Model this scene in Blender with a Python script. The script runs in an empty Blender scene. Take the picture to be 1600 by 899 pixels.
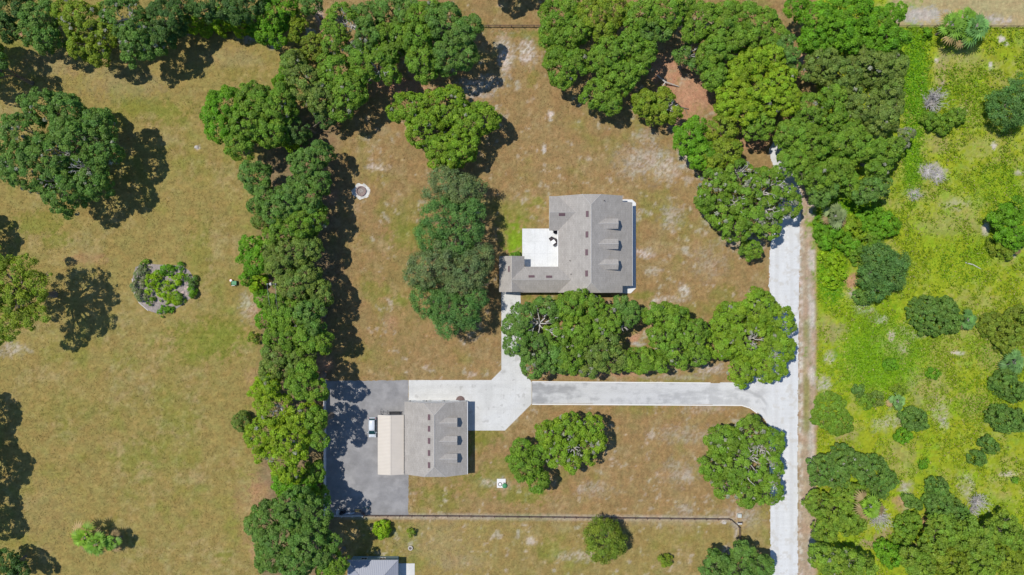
import bpy, math, random
import numpy as np
from mathutils import Vector

random.seed(7)
RNG = np.random.default_rng(7)
H = 150.0            # camera height in metres
S = 0.14             # metres of ground covered by one unit of the 1600-wide survey grid
C = bpy.context.scene.collection
SC = bpy.context.scene

# ------------------------------------------------------------------ camera, sky, sun, exposure
cam_d = bpy.data.cameras.new('camera')
cam_d.sensor_width = 36.0
cam_d.lens = 36.0 * H / (1600 * S)
cam_d.clip_start = 1.0
cam_d.clip_end = 6000
cam = bpy.data.objects.new('camera', cam_d)
cam.location = (0, 0, H)
C.objects.link(cam)
SC.camera = cam

LD = Vector((0.45, -0.17, -1.0)).normalized()
world = bpy.data.worlds.new('World')
SC.world = world
world.use_nodes = True
wn = world.node_tree
bg = wn.nodes['Background']
sky = wn.nodes.new('ShaderNodeTexSky')
sky.sky_type = 'NISHITA'
sky.sun_disc = False
sky.air_density = 1.0; sky.dust_density = 0.1; sky.ozone_density = 6.0
sky.sun_elevation = math.radians(64.3)
sky.sun_rotation = math.radians(-69.3)
wn.links.new(sky.outputs[0], bg.inputs[0])
bg.inputs[1].default_value = 0.125
sun_d = bpy.data.lights.new('sun', 'SUN')
sun_d.energy = 4.2
sun_d.angle = math.radians(0.5)
sun_d.color = (1.0, 0.955, 0.88)
sun = bpy.data.objects.new('sun', sun_d)
sun.rotation_euler = LD.to_track_quat('-Z', 'Y').to_euler()
sun.location = (-60, 25, 140)
C.objects.link(sun)
SC.view_settings.view_transform = 'Standard'
SC.view_settings.look = 'None'
SC.view_settings.exposure = 0.0
SC.view_settings.gamma = 1.0
SC.cycles.max_bounces = 6
SC.cycles.diffuse_bounces = 3
SC.cycles.transmission_bounces = 3

# ------------------------------------------------------------------ helpers
def W(px, py, h=0.0):
    k = S * (1 - h / H)
    return ((px - 800) * k, (450 - py) * k, h)

def tag(o, label=None, cat=None, group=None, kind=None):
    if label: o['label'] = label
    if cat: o['category'] = cat
    if group: o['group'] = group
    if kind: o['kind'] = kind
    return o

def empty(name, loc, label, cat, group=None, rz=0.0):
    o = bpy.data.objects.new(name, None)
    o.location = loc
    o.rotation_euler = (0, 0, rz)
    o.empty_display_size = 0.5
    C.objects.link(o)
    return tag(o, label, cat, group)

class MB:
    """collects boxes, prisms, tubes into one mesh; vertices in world space unless a parent offset is given"""
    def __init__(s): s.v = []; s.f = []; s.m = []
    def add(s, vs, fs, m=0):
        b = len(s.v)
        s.v += [tuple(v) for v in vs]
        s.f += [tuple(i + b for i in f) for f in fs]
        s.m += [m] * len(fs)
        return s
    def box(s, x0, x1, y0, y1, z0, z1, m=0):
        vs = [(x0,y0,z0),(x1,y0,z0),(x1,y1,z0),(x0,y1,z0),(x0,y0,z1),(x1,y0,z1),(x1,y1,z1),(x0,y1,z1)]
        return s.add(vs, [(3,2,1,0),(4,5,6,7),(0,1,5,4),(1,2,6,5),(2,3,7,6),(3,0,4,7)], m)
    def obox(s, c, half, ang, z0, z1, m=0):
        ca, sa = math.cos(ang), math.sin(ang)
        vs = []
        for z in (z0, z1):
            for (a, b) in ((-1,-1),(1,-1),(1,1),(-1,1)):
                x, y = a*half[0], b*half[1]
                vs.append((c[0]+x*ca-y*sa, c[1]+x*sa+y*ca, z))
        return s.add(vs, [(3,2,1,0),(4,5,6,7),(0,1,5,4),(1,2,6,5),(2,3,7,6),(3,0,4,7)], m)
    def prism(s, pts, z0, z1, m=0):
        n = len(pts)
        a = sum(pts[i][0]*pts[(i+1)%n][1]-pts[(i+1)%n][0]*pts[i][1] for i in range(n))
        if a < 0: pts = pts[::-1]
        vs = [(p[0],p[1],z0) for p in pts] + [(p[0],p[1],z1) for p in pts]
        fs = [tuple(range(n-1,-1,-1)), tuple(range(n,2*n))]
        fs += [(i,(i+1)%n,n+(i+1)%n,n+i) for i in range(n)]
        return s.add(vs, fs, m)
    def tube(s, pts, rad, n=6, m=0):
        pts = [Vector(p) for p in pts]
        vs = []
        for i, p in enumerate(pts):
            d = (pts[min(i+1,len(pts)-1)] - pts[max(i-1,0)])
            if d.length < 1e-6: d = Vector((0,0,1))
            d.normalize()
            u = d.cross(Vector((0,0,1)))
            if u.length < 0.05: u = d.cross(Vector((1,0,0)))
            u.normalize(); w = d.cross(u)
            r = rad[i] if isinstance(rad, (list,tuple)) else rad
            for k in range(n):
                a = 2*math.pi*k/n
                vs.append(p + u*math.cos(a)*r + w*math.sin(a)*r)
        fs = []
        for i in range(len(pts)-1):
            for k in range(n):
                a, b = i*n+k, i*n+(k+1)%n
                fs.append((a, b, b+n, a+n))
        fs.append(tuple(range(n-1,-1,-1)))
        L = (len(pts)-1)*n
        fs.append(tuple(range(L, L+n)))
        return s.add(vs, fs, m)
    def cyl(s, c, r, z0, z1, n=16, m=0, r1=None):
        return s.tube([(c[0],c[1],z0),(c[0],c[1],z1)], [r, r if r1 is None else r1], n, m)
    def ring(s, c, r0, r1, z0, z1, n=24, m=0):
        vs = []
        for r, z in ((r0,z0),(r1,z0),(r1,z1),(r0,z1)):
            for k in range(n):
                a = 2*math.pi*k/n
                vs.append((c[0]+r*math.cos(a), c[1]+r*math.sin(a), z))
        fs = []
        for q in range(4):
            for k in range(n):
                a, b = q*n+k, q*n+(k+1)%n
                c2, d2 = ((q+1)%4)*n+(k+1)%n, ((q+1)%4)*n+k
                fs.append((a,b,c2,d2))
        return s.add(vs, fs, m)
    def build(s, name, mats, parent=None, smooth=False, bevel=0):
        if not isinstance(mats, (list,tuple)): mats = [mats]
        off = Vector((0,0,0))
        if parent is not None:
            p = parent
            while p is not None:
                off += Vector(p.location); p = p.parent
        me = bpy.data.meshes.new(name)
        me.from_pydata([tuple(Vector(v)-off) for v in s.v], [], s.f)
        for m in mats: me.materials.append(m)
        me.polygons.foreach_set('material_index', s.m)
        if smooth: me.polygons.foreach_set('use_smooth', [True]*len(s.f))
        me.update()
        o = bpy.data.objects.new(name, me)
        C.objects.link(o)
        if parent is not None: o.parent = parent
        if bevel:
            b = o.modifiers.new('bevel', 'BEVEL'); b.width = bevel; b.segments = 2; b.limit_method = 'ANGLE'
        return o

def center(o, x, y, z=0):
    """move a top-level mesh's origin to its base"""
    d = Vector((x, y, z))
    o.data.transform(__import__('mathutils').Matrix.Translation(-d))
    o.location = d
    return o

# ------------------------------------------------------------------ numpy noise
_grids = {}
def vnoise(x, y, scale, seed):
    if seed not in _grids:
        _grids[seed] = np.random.default_rng(seed).random((256, 256))
    g = _grids[seed]
    u, v = np.asarray(x)/scale + 1000.37*((seed % 7)+1), np.asarray(y)/scale + 731.11*((seed % 5)+1)
    i, j = np.floor(u).astype(int), np.floor(v).astype(int)
    fu, fv = u-i, v-j
    fu = fu*fu*(3-2*fu); fv = fv*fv*(3-2*fv)
    a = g[i%256, j%256]; b = g[(i+1)%256, j%256]; c = g[i%256, (j+1)%256]; d = g[(i+1)%256, (j+1)%256]
    return (a*(1-fu)+b*fu)*(1-fv) + (c*(1-fu)+d*fu)*fv

def fbm(x, y, scale, seed, o=4):
    t = 0; amp = 1.0; tot = 0
    for k in range(o):
        t = t + amp*vnoise(x, y, scale/(2.03**k), seed+k*13); tot += amp; amp *= 0.55
    return t/tot

def sstep(a, b, x):
    t = np.clip((x-a)/(b-a), 0, 1)
    return t*t*(3-2*t)

def inpoly(X, Y, poly):
    r = np.zeros(np.shape(X), bool)
    n = len(poly)
    for i in range(n):
        x1, y1 = poly[i]; x2, y2 = poly[(i+1) % n]
        if y1 == y2: continue
        c = ((y1 > Y) != (y2 > Y)) & (X < (x2-x1)*(Y-y1)/(y2-y1)+x1)
        r ^= c
    return r

# ------------------------------------------------------------------ materials
def new_mat(name):
    m = bpy.data.materials.new(name); m.use_nodes = True
    nt = m.node_tree
    return m, nt, nt.nodes['Principled BSDF']

def mat(name, col, var=0.12, scale=2.0, rough=0.85, fine=14.0, spec=0.25, bump=0.0, metal=0.0, stain=None, stain_scale=0.3, stain_amt=0.0):
    m, nt, b = new_mat(name)
    N, L = nt.nodes, nt.links
    geo = N.new('ShaderNodeTexCoord')
    def noise(sc, det=4.0):
        n = N.new('ShaderNodeTexNoise'); n.inputs['Scale'].default_value = sc
        n.inputs['Detail'].default_value = det; n.inputs['Roughness'].default_value = 0.6
        L.new(geo.outputs['Object'], n.inputs['Vector']); return n
    n1, n2 = noise(scale), noise(fine, 3.0)
    ad = N.new('ShaderNodeMath'); ad.operation = 'ADD'
    L.new(n1.outputs['Fac'], ad.inputs[0]); L.new(n2.outputs['Fac'], ad.inputs[1])
    mr = N.new('ShaderNodeMapRange'); mr.inputs['From Min'].default_value = 0.65; mr.inputs['From Max'].default_value = 1.35
    mr.inputs['To Min'].default_value = 1-var; mr.inputs['To Max'].default_value = 1+var
    L.new(ad.outputs[0], mr.inputs['Value'])
    vm = N.new('ShaderNodeVectorMath'); vm.operation = 'SCALE'
    vm.inputs[0].default_value = col[:3]
    L.new(mr.outputs[0], vm.inputs['Scale'])
    out = vm.outputs[0]
    if stain:
        n3 = noise(stain_scale, 5.0)
        mr3 = N.new('ShaderNodeMapRange'); mr3.inputs['From Min'].default_value = 0.48; mr3.inputs['From Max'].default_value = 0.68
        mr3.inputs['To Max'].default_value = stain_amt
        L.new(n3.outputs['Fac'], mr3.inputs['Value'])
        mx = N.new('ShaderNodeMix'); mx.data_type = 'RGBA'
        L.new(mr3.outputs[0], mx.inputs[0]); L.new(out, mx.inputs[6]); mx.inputs[7].default_value = (*stain, 1)
        out = mx.outputs[2]
    L.new(out, b.inputs['Base Color'])
    b.inputs['Roughness'].default_value = rough
    b.inputs['Specular IOR Level'].default_value = spec
    b.inputs['Metallic'].default_value = metal
    if bump:
        bp = N.new('ShaderNodeBump'); bp.inputs['Strength'].default_value = bump; bp.inputs['Distance'].default_value = 0.05
        L.new(n2.outputs['Fac'], bp.inputs['Height']); L.new(bp.outputs[0], b.inputs['Normal'])
    return m

def attr_mat(name, attr, transl=0.25, rough=0.7, mult=1.0, spec=0.2):
    m, nt, b = new_mat(name)
    N, L = nt.nodes, nt.links
    a = N.new('ShaderNodeAttribute'); a.attribute_name = attr
    L.new(a.outputs['Color'], b.inputs['Base Color'])
    b.inputs['Roughness'].default_value = rough
    b.inputs['Specular IOR Level'].default_value = spec
    if transl > 0:
        t = N.new('ShaderNodeBsdfTranslucent')
        hs = N.new('ShaderNodeVectorMath'); hs.operation = 'MULTIPLY'; hs.inputs[1].default_value = (1.25, 1.35, 0.6)
        L.new(a.outputs['Color'], hs.inputs[0]); L.new(hs.outputs[0], t.inputs['Color'])
        mx = N.new('ShaderNodeMixShader'); mx.inputs[0].default_value = transl
        L.new(b.outputs[0], mx.inputs[1]); L.new(t.outputs[0], mx.inputs[2])
        L.new(mx.outputs[0], N['Material Output'].inputs['Surface'])
    return m

M = {}
M['leaf'] = attr_mat('leaf', 'leafcol', 0.28, 0.55, spec=0.3)
M['blade'] = attr_mat('grass_blade', 'leafcol', 0.15, 0.8)
M['bark'] = mat('bark', (0.20,0.165,0.13), 0.3, 3, 0.95, 18, bump=0.4)
M['bare'] = mat('bare_branch', (0.50,0.47,0.43), 0.25, 3, 0.9, 18)
M['deadwood'] = mat('dead_twig', (0.48,0.45,0.43), 0.25, 3, 0.9, 18)
M['concrete'] = mat('pale_concrete', (0.58,0.575,0.55), 0.06, 0.5, 0.85, 6, stain=(0.47,0.465,0.44), stain_scale=0.35, stain_amt=0.55)
M['patio'] = mat('white_concrete', (0.66,0.66,0.65), 0.04, 0.6, 0.8, 6, stain=(0.58,0.58,0.57), stain_scale=0.5, stain_amt=0.35)
M['kerb'] = mat('white_kerb_concrete', (0.68,0.67,0.65), 0.06, 1.0, 0.85, 8)
M['asphalt'] = mat('worn_grey_asphalt', (0.238,0.233,0.233), 0.26, 0.45, 0.9, 9, bump=0.3, stain=(0.35,0.34,0.335), stain_scale=0.3, stain_amt=0.65)
M['white_wall'] = mat('white_siding', (0.72,0.71,0.68), 0.05, 1, 0.7, 8)
M['trim'] = mat('white_trim', (0.80,0.79,0.77), 0.04, 1, 0.5, 8)
M['vent'] = mat('maroon_vent_metal', (0.13,0.08,0.09), 0.15, 3, 0.6, 12)
M['glass'] = mat('dark_window_glass', (0.03,0.04,0.055), 0.1, 2, 0.12, 6, spec=0.6)
M['rail'] = mat('weathered_brown_timber', (0.13,0.085,0.07), 0.25, 2, 0.9, 14)
M['vinyl'] = mat('pale_grey_fence_panel', (0.60,0.60,0.60), 0.12, 1.5, 0.7, 10)
M['black'] = mat('black_metal', (0.025,0.025,0.03), 0.2, 3, 0.6, 12)
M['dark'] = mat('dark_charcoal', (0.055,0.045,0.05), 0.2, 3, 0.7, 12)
M['rubber'] = mat('black_rubber', (0.03,0.03,0.03), 0.1, 3, 0.85, 12)
M['stone'] = mat('pale_stone', (0.46,0.42,0.38), 0.25, 2, 0.9, 12, bump=0.3)
M['pinkstone'] = mat('pinkish_rock', (0.50,0.38,0.34), 0.3, 2, 0.9, 12, bump=0.3)
M['brick'] = mat('brown_paver', (0.17,0.12,0.11), 0.2, 3, 0.9, 12)
M['steel'] = mat('galvanised_steel', (0.5,0.5,0.5), 0.1, 2, 0.4, 10, metal=0.6)
M['green_paint'] = mat('green_plastic', (0.06,0.24,0.10), 0.15, 2, 0.5, 8)
M['grass_soil'] = None

def shingle_mat(name, col):
    m, nt, b = new_mat(name)
    N, L = nt.nodes, nt.links
    tc = N.new('ShaderNodeTexCoord')
    br = N.new('ShaderNodeTexBrick')
    br.inputs['Scale'].default_value = 1.0
    br.inputs['Brick Width'].default_value = 0.9; br.inputs['Row Height'].default_value = 0.28
    br.inputs['Mortar Size'].default_value = 0.03
    br.inputs['Color1'].default_value = (*[c*1.06 for c in col], 1)
    br.inputs['Color2'].default_value = (*[c*0.93 for c in col], 1)
    br.inputs['Mortar'].default_value = (*[c*0.82 for c in col], 1)
    mp = N.new('ShaderNodeMapping'); mp.inputs['Rotation'].default_value = (0,0,math.pi/2)
    L.new(tc.outputs['Object'], mp.inputs[0]); L.new(mp.outputs[0], br.inputs['Vector'])
    n = N.new('ShaderNodeTexNoise'); n.inputs['Scale'].default_value = 0.7; n.inputs['Detail'].default_value = 6
    L.new(tc.outputs['Object'], n.inputs['Vector'])
    n2 = N.new('ShaderNodeTexNoise'); n2.inputs['Scale'].default_value = 5.0; n2.inputs['Detail'].default_value = 4
    L.new(tc.outputs['Object'], n2.inputs['Vector'])
    ad = N.new('ShaderNodeMath'); ad.operation = 'ADD'; L.new(n.outputs[0], ad.inputs[0]); L.new(n2.outputs[0], ad.inputs[1])
    mr = N.new('ShaderNodeMapRange'); mr.inputs['From Min'].default_value = .6; mr.inputs['From Max'].default_value = 1.4
    mr.inputs['To Min'].default_value = .84; mr.inputs['To Max'].default_value = 1.16
    L.new(ad.outputs[0], mr.inputs['Value'])
    vm = N.new('ShaderNodeVectorMath'); vm.operation = 'SCALE'
    L.new(br.outputs['Color'], vm.inputs[0]); L.new(mr.outputs[0], vm.inputs['Scale'])
    L.new(vm.outputs[0], b.inputs['Base Color'])
    b.inputs['Roughness'].default_value = 0.9; b.inputs['Specular IOR Level'].default_value = 0.2
    return m
M['shingle'] = shingle_mat('taupe_shingle', (0.352,0.326,0.295))
M['shingle_cap'] = mat('pale_ridge_shingle', (0.44,0.415,0.385), 0.15, 1.5, 0.9, 8)

def ribbed_mat(name, col, axis, pitch, rough=0.45):
    m, nt, b = new_mat(name)
    N, L = nt.nodes, nt.links
    tc = N.new('ShaderNodeTexCoord')
    w = N.new('ShaderNodeTexWave'); w.wave_type = 'BANDS'; w.bands_direction = axis
    w.inputs['Scale'].default_value = 1/pitch*0.31416*1.0
    w.inputs['Distortion'].default_value = 0
    L.new(tc.outputs['Object'], w.inputs['Vector'])
    n = N.new('ShaderNodeTexNoise'); n.inputs['Scale'].default_value = 0.6; n.inputs['Detail'].default_value = 5
    L.new(tc.outputs['Object'], n.inputs['Vector'])
    ad = N.new('ShaderNodeMath'); ad.operation = 'MULTIPLY_ADD'; ad.inputs[1].default_value = 0.35
    L.new(w.outputs['Fac'], ad.inputs[0]); L.new(n.outputs['Fac'], ad.inputs[2])
    mr = N.new('ShaderNodeMapRange'); mr.inputs['From Min'].default_value = .3; mr.inputs['From Max'].default_value = 1.1
    mr.inputs['To Min'].default_value = .92; mr.inputs['To Max'].default_value = 1.06
    L.new(ad.outputs[0], mr.inputs['Value'])
    vm = N.new('ShaderNodeVectorMath'); vm.operation = 'SCALE'; vm.inputs[0].default_value = col
    L.new(mr.outputs[0], vm.inputs['Scale']); L.new(vm.outputs[0], b.inputs['Base Color'])
    b.inputs['Roughness'].default_value = rough
    bp = N.new('ShaderNodeBump'); bp.inputs['Strength'].default_value = 0.4; bp.inputs['Distance'].default_value = 0.03
    L.new(w.outputs['Fac'], bp.inputs['Height']); L.new(bp.outputs[0], b.inputs['Normal'])
    return m
M['tan_metal'] = ribbed_mat('tan_ribbed_metal', (0.53,0.475,0.405), 'Y', 0.3)
M['blue_metal'] = ribbed_mat('blue_grey_roof_metal', (0.26,0.27,0.31), 'X', 0.4)

# lane: pale worn asphalt with dark wheel-worn streaks running east-west
def streak_mat(name, col, dark, sx, sy, lo=0.45, hi=0.72, amt=0.8):
    m, nt, b = new_mat(name)
    N, L = nt.nodes, nt.links
    tc = N.new('ShaderNodeTexCoord')
    mp = N.new('ShaderNodeMapping'); mp.inputs['Scale'].default_value = (sx, sy, 1)
    L.new(tc.outputs['Object'], mp.inputs[0])
    n = N.new('ShaderNodeTexNoise'); n.inputs['Scale'].default_value = 1; n.inputs['Detail'].default_value = 6; n.inputs['Roughness'].default_value = .55
    L.new(mp.outputs[0], n.inputs['Vector'])
    n2 = N.new('ShaderNodeTexNoise'); n2.inputs['Scale'].default_value = 5; n2.inputs['Detail'].default_value = 5
    L.new(tc.outputs['Object'], n2.inputs['Vector'])
    mr = N.new('ShaderNodeMapRange'); mr.inputs['From Min'].default_value = lo; mr.inputs['From Max'].default_value = hi; mr.inputs['To Max'].default_value = amt
    L.new(n.outputs['Fac'], mr.inputs['Value'])
    mx = N.new('ShaderNodeMix'); mx.data_type = 'RGBA'
    mx.inputs[6].default_value = (*col, 1); mx.inputs[7].default_value = (*dark, 1)
    L.new(mr.outputs[0], mx.inputs[0])
    mr2 = N.new('ShaderNodeMapRange'); mr2.inputs['From Min'].default_value = .3; mr2.inputs['From Max'].default_value = .7
    mr2.inputs['To Min'].default_value = .92; mr2.inputs['To Max'].default_value = 1.08
    L.new(n2.outputs['Fac'], mr2.inputs['Value'])
    vm = N.new('ShaderNodeVectorMath'); vm.operation = 'SCALE'
    L.new(mx.outputs[2], vm.inputs[0]); L.new(mr2.outputs[0], vm.inputs['Scale'])
    L.new(vm.outputs[0], b.inputs['Base Color'])
    b.inputs['Roughness'].default_value = 0.92; b.inputs['Specular IOR Level'].default_value = .15
    return m
M['lane'] = streak_mat('pale_worn_lane', (0.50,0.50,0.495), (0.30,0.30,0.30), 0.05, 0.42, 0.42, 0.66, 0.9)
M['road'] = streak_mat('white_shell_road', (0.58,0.585,0.59), (0.46,0.455,0.45), 0.8, 0.06, 0.45, .75, .7)

# ------------------------------------------------------------------ ground colours (grid units)
CONC = [(638,594.5),(767,594.5),(783,578),(783,455),(814,455),(814,577),(831,597),(831,632),(789,674),(700,674),(700,630),(638,630)]
LANE = [(831,597),(1110,599),(1150,597),(1200,578),(1207,574),(1207,682),(1203,672),(1193,655),(1183,646),(1172,638),(1160,634),(831,632)]
ROAD = [(1248,960),(1247,760),(1248,600),(1249,450),(1251,350),(1254,305),(1243,275),(1228,240),(1215,210),(1200,235),(1208,262),(1222,300),(1208,345),(1201,400),(1201,668),(1203,760),(1203,960)]
PAD = [(508,596),(638,595),(638,806),(508,806)]
PATIO = [(816,358),(874,358),(874,420),(822,420),(816,404)]
PORCH = [(968,312.5),(987.5,312.5),(993.5,318),(993.5,451),(985.5,459),(968,459)]
NSLAB = [(600,881),(648,881),(648,960),(600,960)]
PAVED = [CONC, LANE, ROAD, PAD, PATIO, PORCH, NSLAB]

LB = (0.272,0.182,0.079); LO = (0.262,0.202,0.066); GR = (0.165,0.195,0.024); SAND = (0.50,0.44,0.385); DRY = (0.325,0.252,0.142)
PINK = (0.42,0.23,0.145); SCR = (0.255,0.300,0.018); LIME = (0.165,0.295,0.010); GREY = (0.40,0.355,0.31)
SPOTS = [
 # x, y, rx, ry, colour, strength
 (90,100,60,25,DRY,.4),(200,130,70,30,DRY,.35),(350,90,60,20,DRY,.3),(395,60,28,8,SAND,.8),(430,70,12,8,SAND,.8),(150,90,25,12,GR,.35),(240,170,70,18,GR,.35),
 (265,180,30,20,GR,.4),(380,115,40,14,GR,.25),(310,232,5,4,SAND,1),(60,350,50,20,GR,.5),(90,375,25,14,GR,.5),(130,405,40,10,PINK,.35),(20,545,30,14,SAND,.5),
 (310,400,25,60,GR,.35),(320,530,70,30,GR,.6),(350,520,45,40,GR,.45),(300,560,40,14,GR,.4),(390,480,20,25,SAND,.4),(260,640,60,40,GR,.15),(110,640,60,25,GR,.2),(215,715,40,30,GR,.3),
 (390,800,25,60,PINK,.25),(350,870,14,10,GR,.5),(60,800,60,60,DRY,.1),(400,490,14,26,PINK,.35),(395,590,14,20,PINK,.3),(405,770,20,26,PINK,.35),(398,860,10,22,PINK,.4),
 (500,570,25,14,PINK,1),(485,575,16,12,PINK,.9),(520,310,14,14,PINK,.6),(640,140,34,14,PINK,.9),(660,120,24,14,PINK,1),(740,140,34,20,GREY,.8),(600,130,30,20,PINK,.6),
 (500,30,9,22,PINK,.9),(500,20,6,14,SAND,.6),(485,50,8,8,SAND,.8),(30,50,12,8,PINK,1),
 (790,85,14,36,SAND,.8),(825,80,16,26,SAND,.9),(770,130,26,14,GREY,.8),(835,55,60,8,GR,.5),(845,65,14,18,GR,.6),(830,125,12,18,GR,.4),(860,180,5,9,SAND,1),(850,235,3,10,SAND,1),
 (590,262,22,6,SAND,.7),(600,205,14,10,DRY,.5),(640,370,40,22,GR,.45),(590,455,25,16,GR,.4),(625,470,16,10,GR,.6),(610,505,14,16,PINK,.5),(640,440,60,90,GR,.18),(570,560,60,30,GR,.15),
 (806,374,20,28,LIME,.95),(800,360,30,30,GR,.5),(810,330,30,20,GR,.35),(838,315,14,10,GR,.6),(1010,250,50,22,GREY,.55),(1040,265,30,24,SAND,.5),(1060,200,20,14,SAND,.6),(1070,240,14,18,SAND,.7),
 (1010,215,20,14,GREY,.5),(985,270,30,12,GREY,.3),(1050,340,20,22,GREY,.55),(1010,395,16,10,SAND,.8),(1020,425,14,8,SAND,.5),(1070,455,12,12,SAND,.8),(1050,468,22,6,SAND,.7),(1025,470,8,5,SAND,.8),
 (1130,460,22,16,GR,.4),(1110,410,30,30,GREY,.3),(1185,370,24,24,GREY,.4),(1155,380,40,14,SAND,.4),(1090,350,10,60,PINK,.2),(1000,463,25,7,GR,.55),(860,470,50,10,GR,.7),
 (960,580,120,12,PINK,.6),(1110,577,30,10,GREY,.8),(1050,590,60,5,GREY,.4),(992,528,14,10,PINK,1),(995,538,12,4,GREY,1),(1080,145,45,42,PINK,.95),(1040,110,30,30,PINK,.9),(1060,190,22,14,PINK,.7),
 (1180,225,24,14,PINK,.7),(1215,240,14,14,SAND,.9),(1255,100,14,24,PINK,.9),(1253,95,4,5,SAND,1),(1290,280,12,6,PINK,.9),(1075,255,14,14,GREY,.8),
 (1075,680,60,16,GREY,.35),(1100,640,40,8,SAND,.3),(1060,740,30,24,GREY,.35),(1075,745,10,9,SAND,.5),(930,765,30,14,GREY,.4),(1070,795,16,10,GREY,.5),(1000,640,60,8,GR,.2),(1150,805,34,14,GREY,.4),(1170,810,30,20,GREY,.4),
 (680,770,30,12,GR,.5),(780,740,36,24,GR,.5),(820,775,40,20,GR,.6),(750,760,40,20,GR,.4),(760,755,14,8,SAND,.4),(785,757,16,12,GREY,.7),(760,680,30,14,GR,.5),(740,695,20,20,GR,.4),(690,790,40,10,GR,.3),(720,700,16,40,GR,.5),
 (830,845,10,8,SAND,.7),(900,870,36,10,SAND,.5),(860,860,20,20,GR,.4),(815,810,60,7,GR,.3),(620,830,60,16,GR,.4),(680,850,60,40,DRY,.3),(1040,815,100,8,DRY,.5),(1130,816,6,4,SAND,1),(1150,835,6,22,GREY,.8),(1135,860,10,10,SAND,.7),
 (580,870,40,20,GR,.3),(650,880,20,14,GR,.4),(720,880,40,14,DRY,.4),
 (1380,560,85,85,LIME,1.0),(1350,500,50,60,LIME,.4),(1300,430,28,60,LIME,.9),(1330,340,60,40,LIME,.9),(1430,110,22,110,LIME,.95),(1425,250,18,80,LIME,.9),(1430,70,40,18,LIME,.7),(1300,360,34,36,LIME,.95),
 (1460,270,26,16,GREY,.95),(1428,305,18,12,GREY,.6),(1553,228,6,7,SAND,1.3),(1548,103,4,7,SAND,1.3),(1463,95,4,6,SAND,1.3),(1473,130,3,3,SAND,1),(1565,62,6,6,SAND,1.2),(1573,70,4,4,SAND,1),(1590,270,10,5,GREY,.8),(1500,175,14,10,GREY,.7),
 (1540,358,6,12,SAND,1.1),(1580,400,8,5,SAND,.9),(1330,440,12,14,PINK,.9),(1332,460,14,10,GREY,.8),(1350,480,24,12,GREY,.5),(1375,500,16,8,GREY,.6),(1393,525,9,10,SAND,.8),(1410,545,14,14,GREY,.5),(1430,520,30,16,GREY,.4),
 (1495,552,12,4,SAND,.9),(1400,540,30,30,DRY,.4),(1296,560,9,14,GREY,.8),(1288,600,14,16,GREY,.8),(1300,520,25,20,DRY,.6),(1400,655,25,16,GREY,.5),(1380,665,20,12,GREY,.5),(1320,680,20,10,DRY,.6),(1470,640,20,24,GREY,.5),
 (1475,660,10,20,GREY,.6),(1450,610,40,40,DRY,.5),(1520,630,30,20,DRY,.5),(1415,770,12,30,GREY,.7),(1405,785,14,12,PINK,.6),(1445,815,9,16,PINK,.8),(1410,725,30,40,DRY,.4),(1510,760,16,24,GREY,.6),(1575,742,14,5,SAND,.7),
 (1360,850,26,8,DRY,.9),(1385,835,18,8,DRY,.8),(1420,855,26,6,DRY,.8),(1440,740,30,20,LIME,.3),(1550,560,30,20,DRY,.4),(1590,565,16,10,GREY,.5),(1500,100,40,40,DRY,.3),(1470,115,14,40,DRY,.6),(1470,225,20,20,DRY,.5),
 (1480,350,60,20,DRY,.4),(1500,320,40,14,GREY,.35),(1560,300,60,40,LIME,.3),(1500,400,80,60,LIME,.25),(1560,800,40,30,LIME,.4),(1540,840,20,10,SAND,.3),
 (1440,25,36,14,GREY,1.1),(1490,28,16,12,GREY,.9),(1560,32,26,10,GREY,.8),(1580,32,2,2,SAND,1),
]
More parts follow.
